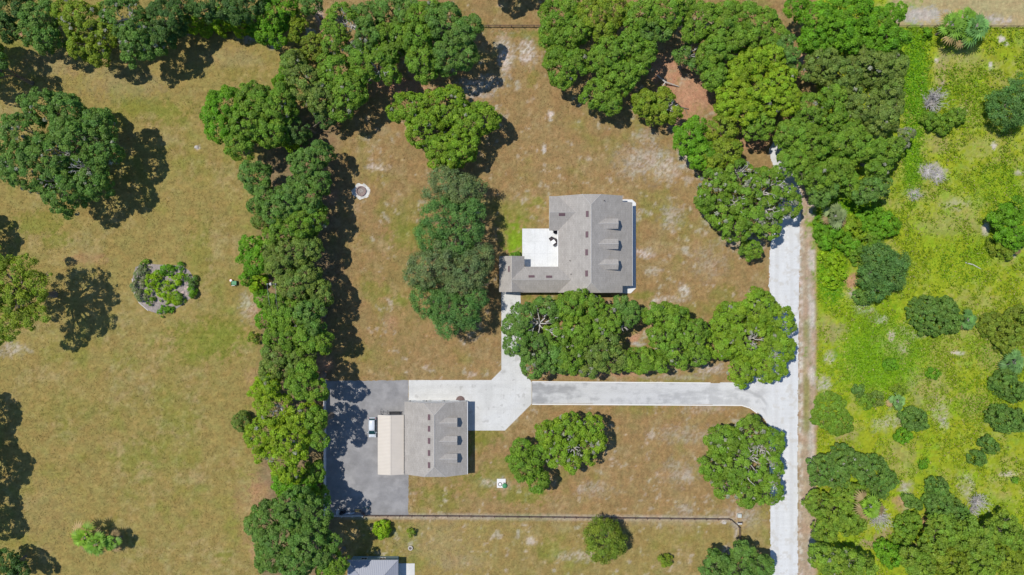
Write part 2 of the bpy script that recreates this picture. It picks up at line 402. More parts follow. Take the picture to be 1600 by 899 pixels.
def ground_col(X, Y):
    """albedo of the soil and turf at grid position X, Y (rows down)"""
    n1 = fbm(X, Y, 90, 11); n2 = fbm(X, Y, 26, 23); n3 = fbm(X, Y, 6, 37, 3); n4 = fbm(X, Y, 2.2, 51, 2); n5 = fbm(X*.6, Y*1.4, 5, 63, 3)
    def mix(a, b, t): return a*(1-t[..., None]) + np.array(b)*t[..., None]
    col = np.ones(X.shape+(3,))*np.array(LB)
    wx = X + (n2-.5)*30
    col = mix(col, LO, sstep(540, 430, wx))
    col = mix(col, LO, .75*sstep(800, 830, Y+(n2-.5)*16)*sstep(1210,1190,X))
    # patchy green and straw everywhere
    g = sstep(.50, .72, n1*.5+n2*.5)
    col = mix(col, GR, g*.45)
    d = sstep(.52, .75, fbm(X, Y, 40, 77)*.6+n3*.4)
    col = mix(col, DRY, d*.35)
    # dappled pale weathered sand in the middle lawns
    sp = sstep(.60, .74, fbm(X, Y, 14, 91)*.55 + n3*.45)*sstep(540, 600, X)*sstep(1200, 1150, X)
    col = mix(col, GREY, sp*.55)
    # scrub land east of the track
    e = sstep(1272, 1281, X + (n3-.5)*9)
    nb = np.clip(n2*.5+n3*.5, 0, 1)
    sc = np.ones(X.shape+(3,))*np.array(SCR)
    sc = mix(sc, DRY, sstep(.50, .66, fbm(X, Y, 45, 131)*.6+n3*.4)*.40)
    sc = mix(sc, LIME, sstep(.52, .68, nb)*.55)
    col = col*(1-e[..., None]) + sc*e[..., None]
    # mown field beyond the north east fence
    t = sstep(44, 41, Y + (n3-.5)*2)*sstep(1380, 1400, X)
    col = mix(col, (.34,.275,.14), t)
    # track verge
    v = sstep(1246, 1249, X)*sstep(1277, 1272, X + (n3-.5)*8)*sstep(255, 290, Y)
    col = mix(col, (.36,.27,.19), v)
    v2 = sstep(1260, 1266, X+(n3-.5)*6)*sstep(1276, 1270, X)*sstep(290, 330, Y)*sstep(.35,.6,n2)
    col = mix(col, (.47,.43,.39), v2*.8)
    v3 = sstep(1246, 1249, X)*sstep(1258, 1250, X)*sstep(.4,.6,n3)*sstep(290, 330, Y)
    col = mix(col, (.55,.52,.48), v3*.6)
    v4 = v*sstep(1253,1258,X)*sstep(1268,1262,X)*sstep(.5,.7,fbm(X,Y,60,201,2))*sstep(760,640,Y)
    col = mix(col, GR, v4*.6)
    # bare margin strips beside the fences and litter below the tree line
    f = sstep(7, 2, np.abs(Y-(807.5+(X-640)*.008))+(n3-.5)*4)*sstep(515, 530, X)*sstep(1145, 1138, X)
    col = mix(col, GREY, f*.55)
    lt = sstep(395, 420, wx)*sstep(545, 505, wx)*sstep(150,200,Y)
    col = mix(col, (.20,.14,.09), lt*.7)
    for (x, y, rx, ry, c, s) in SPOTS:
        if y+ry*1.6 < Y.min() or y-ry*1.6 > Y.max(): continue
        r = np.hypot((X-x)/rx, (Y-y)/ry) + (n3-.5)*1.5 + (n4-.5)*.6
        m = np.clip(sstep(1.15, .45, r)*s, 0, 1)
        if c in (SAND, GREY) and rx*ry > 90 and s < 1: m = m*(.25+.95*sstep(.38,.62,n4*.6+n5*.4))
        if m.max() > 0: col = mix(col, c, m)
    grain = fbm(X/5.5, Y + 14*vnoise(X, Y, 140, 9), 3.2, 71, 2)
    grain2 = fbm(X + 10*vnoise(X, Y, 120, 19), Y/5.0, 3.0, 83, 2)
    gm = sstep(520, 560, X)[..., None]
    col = col*(1 + .22*((grain-.5)[..., None]*(1-gm) + (grain2-.5)[..., None]*gm))
    col = col*(0.80 + .40*n3[..., None])*(0.84+.32*n4[..., None])
    return np.clip(col, 0.01, 0.9)

fx = np.arange(-118, 118.01, 0.36); fy = np.arange(-70, 70.01, 0.36)
ox = np.array([-3000,-1200,-600,-350,-240,-180,-145,-128.])
oy = np.array([-3000,-1200,-600,-350,-240,-160,-110,-84.,-75.])
gx = np.concatenate([ox, fx, -ox[::-1]]); gy = np.concatenate([oy, fy, -oy[::-1]])
GX, GY = np.meshgrid(gx, gy)
PX = GX/S+800; PY = 450-GY/S
gc = ground_col(PX, PY)
edge = np.maximum(sstep(114, 122, np.abs(GX)), sstep(66, 72, np.abs(GY)))
far = np.where((GX > 66)[..., None], np.array((.22,.25,.03)), np.where((GX < -45)[..., None], np.array(LO), np.array((.24,.18,.07))))*(.8+.4*fbm(GX, GY, 160, 991, 3))[..., None]
gc = gc*(1-edge[..., None]) + far*edge[..., None]
nx, ny = len(gx), len(gy)
co = np.zeros((nx*ny, 3), np.float32); co[:,0] = GX.ravel(); co[:,1] = GY.ravel()
idx = np.arange(nx*ny).reshape(ny, nx)
quads = np.stack([idx[:-1,:-1], idx[:-1,1:], idx[1:,1:], idx[1:,:-1]], -1).reshape(-1, 4)

def np_mesh(name, verts, faces, mats, facecol=None, vertcol=None):
    me = bpy.data.meshes.new(name)
    nv, nf, k = len(verts), len(faces), faces.shape[1]
    me.vertices.add(nv); me.vertices.foreach_set('co', np.ascontiguousarray(verts, np.float32).ravel())
    me.loops.add(nf*k); me.loops.foreach_set('vertex_index', np.ascontiguousarray(faces, np.int32).ravel())
    me.polygons.add(nf); me.polygons.foreach_set('loop_start', np.arange(0, nf*k, k, dtype=np.int32))
    me.update(calc_edges=True)
    for m in mats: me.materials.append(m)
    if facecol is not None:
        a = me.attributes.new('leafcol', 'FLOAT_COLOR', 'FACE')
        c = np.ones((nf, 4), np.float32); c[:, :3] = facecol
        a.data.foreach_set('color', c.ravel())
    if vertcol is not None:
        a = me.attributes.new('groundcol', 'FLOAT_COLOR', 'POINT')
        c = np.ones((nv, 4), np.float32); c[:, :3] = vertcol
        a.data.foreach_set('color', c.ravel())
    return me

def ground_mat():
    m, nt, b = new_mat('turf_and_soil')
    N, L = nt.nodes, nt.links
    a = N.new('ShaderNodeAttribute'); a.attribute_name = 'groundcol'
    tc = N.new('ShaderNodeTexCoord')
    def noise(sc, d, r=.65):
        n = N.new('ShaderNodeTexNoise'); n.inputs['Scale'].default_value = sc; n.inputs['Detail'].default_value = d; n.inputs['Roughness'].default_value = r
        L.new(tc.outputs['Object'], n.inputs['Vector']); return n
    n1, n2, n3 = noise(1.6, 5), noise(5.5, 4), noise(0.35, 4)
    s = N.new('ShaderNodeMath'); s.operation = 'ADD'; L.new(n1.outputs[0], s.inputs[0]); L.new(n2.outputs[0], s.inputs[1])
    mr = N.new('ShaderNodeMapRange'); mr.inputs['From Min'].default_value = .7; mr.inputs['From Max'].default_value = 1.3
    mr.inputs['To Min'].default_value = .72; mr.inputs['To Max'].default_value = 1.28
    L.new(s.outputs[0], mr.inputs['Value'])
    vm = N.new('ShaderNodeVectorMath'); vm.operation = 'SCALE'
    L.new(a.outputs['Color'], vm.inputs[0]); L.new(mr.outputs[0], vm.inputs['Scale'])
    # slight hue drift
    mr3 = N.new('ShaderNodeMapRange'); mr3.inputs['From Min'].default_value = .35; mr3.inputs['From Max'].default_value = .65
    L.new(n3.outputs[0], mr3.inputs['Value'])
    mx = N.new('ShaderNodeMix'); mx.data_type = 'RGBA'
    mx.inputs[6].default_value = (1.05,.97,.95,1); mx.inputs[7].default_value = (.95,1.04,1.0,1)
    L.new(mr3.outputs[0], mx.inputs[0])
    v2 = N.new('ShaderNodeVectorMath'); v2.operation = 'MULTIPLY'
    L.new(vm.outputs[0], v2.inputs[0]); L.new(mx.outputs[2], v2.inputs[1])
    L.new(v2.outputs[0], b.inputs['Base Color'])
    b.inputs['Roughness'].default_value = .95; b.inputs['Specular IOR Level'].default_value = .1
    bp = N.new('ShaderNodeBump'); bp.inputs['Strength'].default_value = .6; bp.inputs['Distance'].default_value = .12
    L.new(n2.outputs[0], bp.inputs['Height']); L.new(bp.outputs[0], b.inputs['Normal'])
    return m
g = bpy.data.objects.new('ground', np_mesh('ground', co, quads, [ground_mat()], vertcol=gc.reshape(-1,3)))
C.objects.link(g); tag(g, kind='structure')

def sheet(name, poly, z0, z1, m, rag=0.0):
    pts = [W(*p)[:2] for p in poly]
    if rag:
        out = []
        n = len(pts)
        for i in range(n):
            a, b = Vector(pts[i]), Vector(pts[(i+1)%n])
            k = max(1, int((b-a).length/0.5))
            nrm = Vector(((b-a).y, -(b-a).x)).normalized()
            for j in range(k):
                p = a.lerp(b, j/k) + nrm*random.uniform(-rag, rag)
                out.append((p.x, p.y))
        pts = out
    o = MB().prism(pts, z0, z1).build(name, m)
    return tag(o, kind='structure')
sheet('parking_pad', PAD, -0.05, 0.012, M['asphalt'], 0.10)

def worn_mat(name):
    m, nt, b = new_mat(name)
    N, L = nt.nodes, nt.links
    a = N.new('ShaderNodeAttribute'); a.attribute_name = 'groundcol'
    tc = N.new('ShaderNodeTexCoord')
    n = N.new('ShaderNodeTexNoise'); n.inputs['Scale'].default_value = 4.5; n.inputs['Detail'].default_value = 5
    L.new(tc.outputs['Object'], n.inputs['Vector'])
    mr = N.new('ShaderNodeMapRange'); mr.inputs['From Min'].default_value = .3; mr.inputs['From Max'].default_value = .7
    mr.inputs['To Min'].default_value = .93; mr.inputs['To Max'].default_value = 1.07
    L.new(n.outputs['Fac'], mr.inputs['Value'])
    vm = N.new('ShaderNodeVectorMath'); vm.operation = 'SCALE'
    L.new(a.outputs['Color'], vm.inputs[0]); L.new(mr.outputs[0], vm.inputs['Scale'])
    L.new(vm.outputs[0], b.inputs['Base Color'])
    b.inputs['Roughness'].default_value = .92; b.inputs['Specular IOR Level'].default_value = .15
    return m
M['worn'] = worn_mat('worn_paving')
def pline(X, Y, pts, w):
    d = np.full(X.shape, 1e9)
    for (ax, ay), (bx, by) in zip(pts[:-1], pts[1:]):
        t = np.clip(((X-ax)*(bx-ax)+(Y-ay)*(by-ay))/((bx-ax)**2+(by-ay)**2), 0, 1)
        d = np.minimum(d, np.hypot(X-ax-t*(bx-ax), Y-ay-t*(by-ay)))
    return sstep(w, w*.3, d)
def paving(name, poly, z, fn, step=.16, rag=0.0):
    xs = [p[0] for p in poly]; ys = [p[1] for p in poly]
    x0, x1 = (min(xs)-2-800)*S, (max(xs)+2-800)*S; y0, y1 = (450-max(ys)-2)*S, (450-min(ys)+2)*S
    gx = np.arange(x0, x1, step); gy = np.arange(y0, y1, step)
    A, B = np.meshgrid(gx, gy); X, Y = A/S+800, 450-B/S
    nz = fbm(X, Y, 5, 907, 3)-.5; nw = fbm(X, Y, 5, 953, 3)-.5
    ins = inpoly(X+nz*rag, Y+nw*rag, poly)
    idx = np.arange(A.size).reshape(A.shape)
    q = np.stack([idx[:-1,:-1], idx[:-1,1:], idx[1:,1:], idx[1:,:-1]], -1)
    k = (ins[:-1,:-1]&ins[:-1,1:]&ins[1:,1:]&ins[1:,:-1])
    v = np.stack([A.ravel(), B.ravel(), np.full(A.size, z)], 1)
    q = q[k]; used, inv = np.unique(q, return_inverse=True)
    col = fn(X, Y).reshape(-1, 3)[used]
    o = bpy.data.objects.new(name, np_mesh(name, v[used], inv.reshape(-1, 4), [M['worn']], vertcol=col)); C.objects.link(o)
    return tag(o, kind='structure')
def mixc(a, b, t): return a*(1-t[..., None]) + np.array(b)*t[..., None]
def road_col(X, Y):
    c = np.ones(X.shape+(3,))*np.array((.575,.58,.58))
    n = fbm(X*2, Y*.25, 9, 611, 4); r = fbm(X*.25, Y*2.2, 6, 617, 3); f = fbm(X, Y, 7, 619, 4)
    c = c*(1+.16*(n-.5)+.14*(r-.5))[..., None]
    for cx_ in (1213, 1236):
        c = mixc(c, (.50,.495,.485), sstep(5, 1, np.abs(X-cx_-3*(fbm(X*0, Y, 60, 623, 2)-.5)))*.45)
    c = mixc(c, (.40,.35,.29), (sstep(1244, 1249, X)+sstep(1206, 1202, X))*sstep(.4,.62,f)*.55)
    c = mixc(c, (.38,.38,.38), pline(X, Y, [(1172,612),(1190,621),(1201,635),(1207,652),(1208,680)], 4)*.5*sstep(.3,.6,f))
    c = mixc(c, (.46,.43,.38), sstep(.58,.72,f)*.5)
    return c
def lane_col(X, Y):
    c = np.ones(X.shape+(3,))*np.array((.50,.50,.495))
    a = fbm(X*.35, Y*1.6, 16, 631, 4); b = fbm(X, Y, 9, 637, 4); g = fbm(X*.5, Y*2.5, 6, 641, 3)
    c = mixc(c, (.565,.565,.56), sstep(1020, 1150, X))
    w = sstep(1150, 900, X)*.5+.5
    c = mixc(c, (.27,.27,.272), sstep(.44,.70,a*.6+b*.4)*w*.85)
    c = mixc(c, (.34,.34,.34), sstep(6,1,np.abs(Y-612))*sstep(.4,.6,g)*.35)
    c = mixc(c, (.33,.33,.33), pline(X, Y, [(1150,608),(1172,613),(1190,622),(1201,636),(1207,655)], 3.2)*.6)
    c = mixc(c, (.36,.36,.36), pline(X, Y, [(1150,622),(1176,627),(1190,634),(1200,650)], 4)*.45*sstep(.35,.6,b))
    c = mixc(c, (.575,.58,.58), sstep(1192, 1206, X + (b-.5)*14)*.9)
    return c*(1+.10*(g-.5))[..., None]
def joint(X, Y, ox, oy, p):
    dx = np.abs((X-ox+p/2) % p - p/2); dy = np.abs((Y-oy+p/2) % p - p/2)
    return sstep(.75, .2, np.minimum(dx, dy))
def conc_col(X, Y):
    c = np.ones(X.shape+(3,))*np.array((.545,.54,.515))
    a = fbm(X, Y, 22, 651, 5); b = fbm(X, Y, 5, 653, 3)
    c = mixc(c, (.47,.465,.44), sstep(.48,.72,a)*.6); c = mixc(c, (.585,.585,.57), sstep(.5,.3,a)*.6)
    c = mixc(c, (.40,.39,.37), joint(X, Y, 783, 594.5, 23)*.22)
    for pts in ([(826,610),(790,604),(700,604),(645,606)],[(826,622),(790,640),(765,655),(735,662)],[(798,470),(798,560),(802,600)]):
        c = mixc(c, (.44,.435,.42), pline(X, Y, pts, 5)*.35*sstep(.35,.6,b))
    c = mixc(c, (.33,.32,.30), sstep(.70,.78,fbm(X, Y, 8, 659, 3))*.5)
    return c*(1+.10*(b-.5))[..., None]
def patio_col(X, Y):
    c = np.ones(X.shape+(3,))*np.array((.655,.66,.65))
    a = fbm(X, Y, 14, 661, 4); b = fbm(X, Y, 4, 663, 3)
    c = mixc(c, (.575,.58,.56), sstep(.45,.7,a)*.6)
    c = mixc(c, (.46,.46,.45), joint(X, Y, 816, 358, 19.6)*.30)
    return c*(1+.07*(b-.5))[..., None]
paving('road', ROAD, .016, road_col, .16, 3.2)
paving('lane', LANE, .024, lane_col, .16)
paving('driveway', CONC, .034, conc_col, .12)
sheet('patio', PATIO, -0.05, 0.088, M['patio'])
paving('patio_surface', PATIO, .094, patio_col, .10)
sheet('porch_slab', PORCH, -0.05, 0.09, M['patio'])
sheet('neighbour_slab', NSLAB, -0.05, 0.08, M['concrete'])
k = MB()
def strip(mb, pts, w, z0, z1):
    for a, b in zip(pts[:-1], pts[1:]):
        A, B = Vector(W(*a)[:2]), Vector(W(*b)[:2])
        c = (A+B)/2; d = B-A
        mb.obox(c, ((d.length)/2, w/2), math.atan2(d.y, d.x), z0, z1)
strip(k, [(831.5,597.0),(970,598.0),(1110,599.0)], .2, 0, .12)
strip(k, [(831.5,632.4),(1000,633.2),(1160,634.2)], .22, 0, .12)
strip(k, [(1160,634.4),(1172,638.3),(1183,646.2)], .24, 0, .115)
tag(k.build('kerb', M['kerb']), kind='structure')

def paved(X, Y):
    r = np.zeros(X.shape, bool)
    for p in PAVED: r |= inpoly(X, Y, p)
    return r

# ------------------------------------------------------------------ leaf geometry
def cards(cent, nrm, size, asp=0.6):
    """rhombic leaf cards"""
    n = len(cent)
    nrm = nrm/np.maximum(np.linalg.norm(nrm, axis=1, keepdims=True), 1e-6)
    r = RNG.normal(size=(n,3))
    t = np.cross(nrm, r); t /= np.maximum(np.linalg.norm(t, axis=1, keepdims=True), 1e-6)
    b = np.cross(nrm, t)
    s = size[:, None]
    v = np.empty((n,4,3))
    bend = nrm*s*0.18
    v[:,0] = cent + t*s - bend; v[:,1] = cent + b*s*asp; v[:,2] = cent - t*s - bend; v[:,3] = cent - b*s*asp
    return v.reshape(-1,3), np.arange(n*4).reshape(n,4)

TINT = {'G':(0.172,0.300,0.026), 'B':(0.250,0.375,0.018), 'D':(0.138,0.255,0.042), 'O':(0.180,0.262,0.044), 'Y':(0.220,0.305,0.022),
        'V':(0.145,0.325,0.014), 'L':(0.265,0.430,0.012), 'X':(0.210,0.255,0.105), 'K':(0.092,0.180,0.036), 'S':(0.210,0.285,0.028),
        'E':(0.205,0.335,0.022), 'H':(0.200,0.315,0.030), 'W':(0.130,0.262,0.058), 'U':(0.180,0.250,0.088)}
FINE = {'o':(0.78,0.165,108,1.0), 'f':(0.60,0.14,76,0.8), 'p':(0.90,0.18,115,1.0), 'w':(0.80,0.20,84,1.0)}
ASP = {'o':.62,'f':.6,'p':.5,'w':.30}

def crown_arrays(lobes, kind, tint, moss=0.0, gap=0.08, holes=(), z_floor=0.4):
    pr, ls, nl, bump = FINE[kind]
    P, Nn, Sz, Cl = [], [], [], []
    col0 = np.array(TINT[tint])
    L = np.array(lobes)
    for i, (cx, cy, cz, R, Rz) in enumerate(lobes):
        area = 4*math.pi*((R*R)**1.6075/3+2*(R*Rz)**1.6075/3)**(1/1.6075)
        n = max(5, int(area/(math.pi*pr*pr*0.50)))
        k = np.arange(n)+0.5
        z = 1-2*k/n; ph = k*2.399963+RNG.random()*6
        d = np.stack([np.sqrt(1-z*z)*np.cos(ph), np.sqrt(1-z*z)*np.sin(ph), z], 1)
        d += RNG.normal(size=d.shape)*0.55*pr/max(R, .5); d /= np.linalg.norm(d, axis=1, keepdims=True)
        d = d[d[:,2] > -0.45]
        rad = 1.02 - 0.30*RNG.random(len(d))**1.2
        # uneven outline
        rad *= 1 + 0.10*np.sin(np.arctan2(d[:,1], d[:,0])*3+i*2.1) * (1-np.abs(d[:,2]))
        c = np.stack([cx+d[:,0]*R*rad, cy+d[:,1]*R*rad, cz+d[:,2]*Rz*rad], 1)
        keep = RNG.random(len(c)) > gap
        for j, (ax, ay, az, AR, AZ) in enumerate(lobes):
            if j == i: continue
            q = ((c[:,0]-ax)/AR)**2+((c[:,1]-ay)/AR)**2+((c[:,2]-az)/AZ)**2
            keep &= q > 0.66
        for (hx, hy, hr) in holes:
            keep &= ~((np.hypot(c[:,0]-hx, c[:,1]-hy) < hr) & (c[:,2] > cz-0.3*Rz))
        keep &= c[:,2] > z_floor
        c = c[keep]; d = d[keep]
        m = len(c)
        if m:
            psz = pr*(0.45+1.0*RNG.random(m)**1.2)
            bright = 0.80+0.40*RNG.random(m)
            pc = col0*bright[:,None]*(1+np.stack([.22*(RNG.random(m)-.5), np.zeros(m), .3*(RNG.random(m)-.5)],1))
            mo = RNG.random(m) < moss*1.6
            psz[mo] *= .55
            pc[mo] = np.array((.33,.34,.25))*(0.8+.4*RNG.random((mo.sum(),1)))
            cnt = np.maximum(6, (nl*(psz/pr)**2).astype(int))
            rep = np.repeat(np.arange(m), cnt)
            q = len(rep)
            dd = d[rep]*0.8 + np.array([0,0,.55]) + RNG.normal(size=(q,3))*0.62
            dd /= np.linalg.norm(dd, axis=1, keepdims=True)
            rr = psz[rep]*(0.70+0.38*RNG.random(q)) if kind != 'w' else psz[rep]*(0.45+0.95*RNG.random(q))
            pos = c[rep] + dd*rr[:,None]*np.array([1,1,.8])
            P.append(pos); Nn.append(dd*0.8+np.array([0,0,.25])+RNG.normal(size=(q,3))*0.42)
            Sz.append(ls*(0.65+0.7*RNG.random(q))); Cl.append(pc[rep]*(0.72+.56*RNG.random((q,1))))
        # inner foliage so the crown has a body
        q = int(3.0*math.pi*R*R*(1.2 if kind != 'p' else 0.25)/max(ls/.2, .8)**2)
        v = RNG.normal(size=(q,3)); v /= np.linalg.norm(v, axis=1, keepdims=True); v *= (0.76*RNG.random((q,1))**.4)
        pos = np.array([cx,cy,cz]) + v*np.array([R,R,Rz])
        ok = pos[:,2] > z_floor
        for (hx, hy, hr) in holes: ok &= ~((np.hypot(pos[:,0]-hx, pos[:,1]-hy) < hr*.9) & (pos[:,2] > cz-0.2*Rz))
        pos = pos[ok]
        P.append(pos); Nn.append(RNG.normal(size=pos.shape)+np.array([0,0,.5])); Sz.append(ls*1.25*(0.7+.6*RNG.random(len(pos))))
        Cl.append(col0*(0.75+.4*RNG.random((len(pos),1))))
    P = np.concatenate(P); Nn = np.concatenate(Nn); Sz = np.concatenate(Sz); Cl = np.concatenate(Cl)
    ok = P[:,2] > 0.06
    return P[ok], Nn[ok], Sz[ok], Cl[ok]

def crown_mesh(name, arr, off, asp=.6):
    P, Nn, Sz, Cl = arr
    v, f = cards(P-np.array(off), Nn, Sz, asp)
    return np_mesh(name, v, f, [M['leaf']], facecol=Cl)

def limb(mb, a, b, r0, r1, wob=.25, n=4):
    a, b = Vector(a), Vector(b)
    L = (b-a).length
    pts = [a]; rs = [r0]
    for i in range(1, n):
        t = i/n
        pts.append(a.lerp(b, t)+Vector([random.uniform(-1,1)*wob*L*.22 for _ in range(3)])); rs.append(r0+(r1-r0)*t)
    pts.append(b); rs.append(r1)
    mb.tube(pts, rs, 6)
    return pts

TALLY = [0]
def tree(kind, tint, h, lobes, label, moss=0.0, gap=0.05, bare=(), group=None, name=None):
    """lobes and bare spots are (x, y, r) on the survey grid as seen from above at crown height"""
    rm = max(l[2] for l in lobes)
    wl = []
    for (px, py, r) in lobes:
        top = h*(0.74+0.26*(r/rm))*random.uniform(.95, 1.03)
        R0 = r*S
        Rz = min(R0*0.95, top*0.48) if kind != 'f' or h > 5 else top*0.62
        if kind == 'p': Rz = R0*0.55
        cz = top-Rz
        zz = cz + Rz*0.35
        x, y, _ = W(px, py, zz)
        R = R0*(1-zz/H)*(0.98 if kind != 'f' else 1.0)
        wl.append((x, y, cz, max(R-0.25, .3), Rz))
    cx = sum(l[0]*l[3]**2 for l in wl)/sum(l[3]**2 for l in wl); cy = sum(l[1]*l[3]**2 for l in wl)/sum(l[3]**2 for l in wl)
    holes = []
    for (px, py, r) in bare:
        x, y, _ = W(px, py, h*.8); holes.append((x, y, r*S*0.62))
    arr = crown_arrays(wl, kind, tint, moss, gap, holes, z_floor=.15 if h < 5 else max(.8, h*.12))
    TALLY[0] += len(arr[0])
    if h < 4.6:
        me = crown_mesh('shrub', arr, (cx, cy, 0))
        o = bpy.data.objects.new(name or 'shrub', me); o.location = (cx, cy, 0); C.objects.link(o)
        return tag(o, label, 'shrub', group or ('low shrubs on the scrub land' if cx > 66 else 'garden and hedge shrubs'))
    nm = name or {'o':'oak_tree','f':'evergreen_tree','p':'pine_tree','w':'feathery_tree'}[kind]
    root = empty(nm, (cx, cy, 0), label, 'tree', group or {'o':'broad oaks around the lots','f':'dense scrub trees','p':'tall pines','w':'feathery trees'}[kind])
    cr = bpy.data.objects.new('crown', crown_mesh('crown', arr, (cx, cy, 0), ASP[kind])); cr.parent = root; C.objects.link(cr)
    tb = MB()
    rt = 0.05*h*random.uniform(.8, 1.1)*(0.75 if kind == 'f' else 1)*0.75
    fork = (cx+random.uniform(-.3,.3), cy+random.uniform(-.3,.3), h*(.28 if kind != 'p' else .62))
    tb.tube([(cx,cy,-.1),(cx,cy,h*.06),fork], [rt*1.5, rt*1.05, rt*.8], 8)
    for (x, y, cz, R, Rz) in wl:
        e = (x+random.uniform(-.2,.2)*R, y+random.uniform(-.2,.2)*R, cz+Rz*.15)
        pts = limb(tb, fork, e, rt*.55, rt*.25)
        for q in range(3):
            a = random.uniform(0, 6.28)
            limb(tb, pts[-2 if q else -1], (e[0]+math.cos(a)*R*.7, e[1]+math.sin(a)*R*.7, cz+Rz*random.uniform(.2,.65)), rt*.22, .03, .3, 3)
    tb.build('trunk', M['bark'], root)
    if bare:
        for (px, py, r) in bare:
            bb = MB()
            x, y, _ = W(px, py, h*.8); rr = r*S
            start = (x+random.uniform(-.2,.2)*rr, y+random.uniform(-.2,.2)*rr, h*.6)
            for q in range(8):
                a = q*.785+random.uniform(-.4,.4); ln = rr*random.uniform(.6,1.25)
                e = (x+math.cos(a)*ln, y+math.sin(a)*ln, h*random.uniform(.82,.95))
                pts = limb(bb, start, e, .13, .045, .5, 4)
                for w in range(3):
                    p = pts[random.choice((1,2,3))]
                    a2 = a+random.uniform(-1.2,1.2)
                    limb(bb, p, (p.x+math.cos(a2)*rr*.5, p.y+math.sin(a2)*rr*.5, p.z+random.uniform(.2,.9)), .06, .025, .5, 3)
            bb.build('bare_limb', M['bare'], root)
    return root

# ------------------------------------------------------------------ buildings
def gable(mb, x0, x1, y0, y1, ze, zr, axis='y', c0=0, c1=0, zj=None, r=None, th=.2, mr=0, mg=1, ze1=None):
    """solid gable roof; axis = ridge direction; c0/c1 = length clipped off the ridge at each end; zj = height where clipping starts"""
    sw = axis == 'x'
    if sw: a0, a1, b0, b1 = y0, y1, x0, x1
    else: a0, a1, b0, b1 = x0, x1, y0, y1
    rr = (a0+a1)/2 if r is None else r
    if zj is None: zj = zr
    ze1 = ze if ze1 is None else ze1
    j0, j1 = a0+(rr-a0)*(zj-ze)/(zr-ze), a1+(rr-a1)*(zj-ze1)/(zr-ze1)
    def P(a, b, z): return (b, a, z) if sw else (a, b, z)
    vs = [P(a0,b0,ze),P(a0,b1,ze),P(a1,b1,ze1),P(a1,b0,ze1),
          P(j0,b0,zj),P(j1,b0,zj),P(j0,b1,zj),P(j1,b1,zj),P(rr,b0+c0,zr),P(rr,b1-c1,zr),
          P(a0,b0,ze-th),P(a0,b1,ze-th),P(a1,b1,ze1-th),P(a1,b0,ze1-th)]
    if zj >= zr-1e-6:
        roof = [(0,8,9,1),(3,2,9,8)]
        ends = [(10,13,3,8,0),(11,1,9,2,12)]
    else:
        roof = [(0,4,8,9,6,1),(3,2,7,9,8,5),(4,5,8),(6,9,7)]
        ends = [(10,13,3,5,4,0),(11,1,6,7,2,12)]
    sides = [(10,0,1,11),(13,12,2,3),(10,11,12,13)]
    mb.add(vs, roof, mr)
    mb.add(vs, ends+sides, mg)

def cap(mb, pts, w=.16, m=0):
    for a, b in zip(pts[:-1], pts[1:]): mb.tube([a, b], w, 4, m)

def window(parent, x, y, z, wd, ht, face, ang_name='window'):
    """window on a wall facing +x, -x, +y or -y: frame and pane"""
    f, p = MB(), MB()
    if face in ('+x','-x'):
        s = 1 if face == '+x' else -1
        for (a, b, c, d) in ((-wd/2,wd/2,-.07,.0),(-wd/2,wd/2,ht,ht+.07),(-wd/2-.07,-wd/2,-.07,ht+.07),(wd/2,wd/2+.07,-.07,ht+.07),(-.02,.02,0,ht)):
            f.box(*sorted((x, x+s*.07)), y+a, y+b, z+c, z+d)
        p.box(*sorted((x-s*.02, x+s*.03)), y-wd/2, y+wd/2, z, z+ht)
    else:
        s = 1 if face == '+y' else -1
        for (a, b, c, d) in ((-wd/2,wd/2,-.07,.0),(-wd/2,wd/2,ht,ht+.07),(-wd/2-.07,-wd/2,-.07,ht+.07),(wd/2,wd/2+.07,-.07,ht+.07),(-.02,.02,0,ht)):
            f.box(x+a, x+b, *sorted((y, y+s*.07)), z+c, z+d)
        p.box(x-wd/2, x+wd/2, *sorted((y-s*.02, y+s*.03)), z, z+ht)
    fo = f.build('window', M['trim'], parent)
    po = p.build('pane', M['glass'], fo)
    return fo

def door(parent, x, y, wd, ht, face, mt, z=0.1):
    d, h = MB(), MB()
    s = 1 if face[0] == '+' else -1
    if face[1] == 'x':
        d.box(*sorted((x-s*.02, x+s*.05)), y-wd/2, y+wd/2, z, z+ht)
        for q in range(3): d.box(*sorted((x+s*.05, x+s*.07)), y-wd/2+.15, y+wd/2-.15, z+.2+q*ht/3.2, z+.2+q*ht/3.2+ht/4.4)
        h.box(*sorted((x+s*.07, x+s*.13)), y+wd*.36, y+wd*.42, z+.95, z+1.05)
    else:
        d.box(x-wd/2, x+wd/2, *sorted((y-s*.02, y+s*.05)), z, z+ht)
        for q in range(3): d.box(x-wd/2+.15, x+wd/2-.15, *sorted((y+s*.05, y+s*.07)), z+.2+q*ht/3.2, z+.2+q*ht/3.2+ht/4.4)
        h.box(x+wd*.36, x+wd*.42, *sorted((y+s*.07, y+s*.13)), z+.95, z+1.05)
    o = d.build('door', mt, parent); h.build('handle', M['steel'], o)
    return o

def slope_box(mb, cx, cy, lx, ly, zf, t0=-.05, t1=.14):
    vs = []
    for t in (t0, t1):
        for (a, b) in ((-1,-1),(1,-1),(1,1),(-1,1)):
            x, y = cx+a*lx/2, cy+b*ly/2
            vs.append((x, y, zf(x, y)+t))
    mb.add(vs, [(3,2,1,0),(4,5,6,7),(0,1,5,4),(1,2,6,5),(2,3,7,6),(3,0,4,7)])

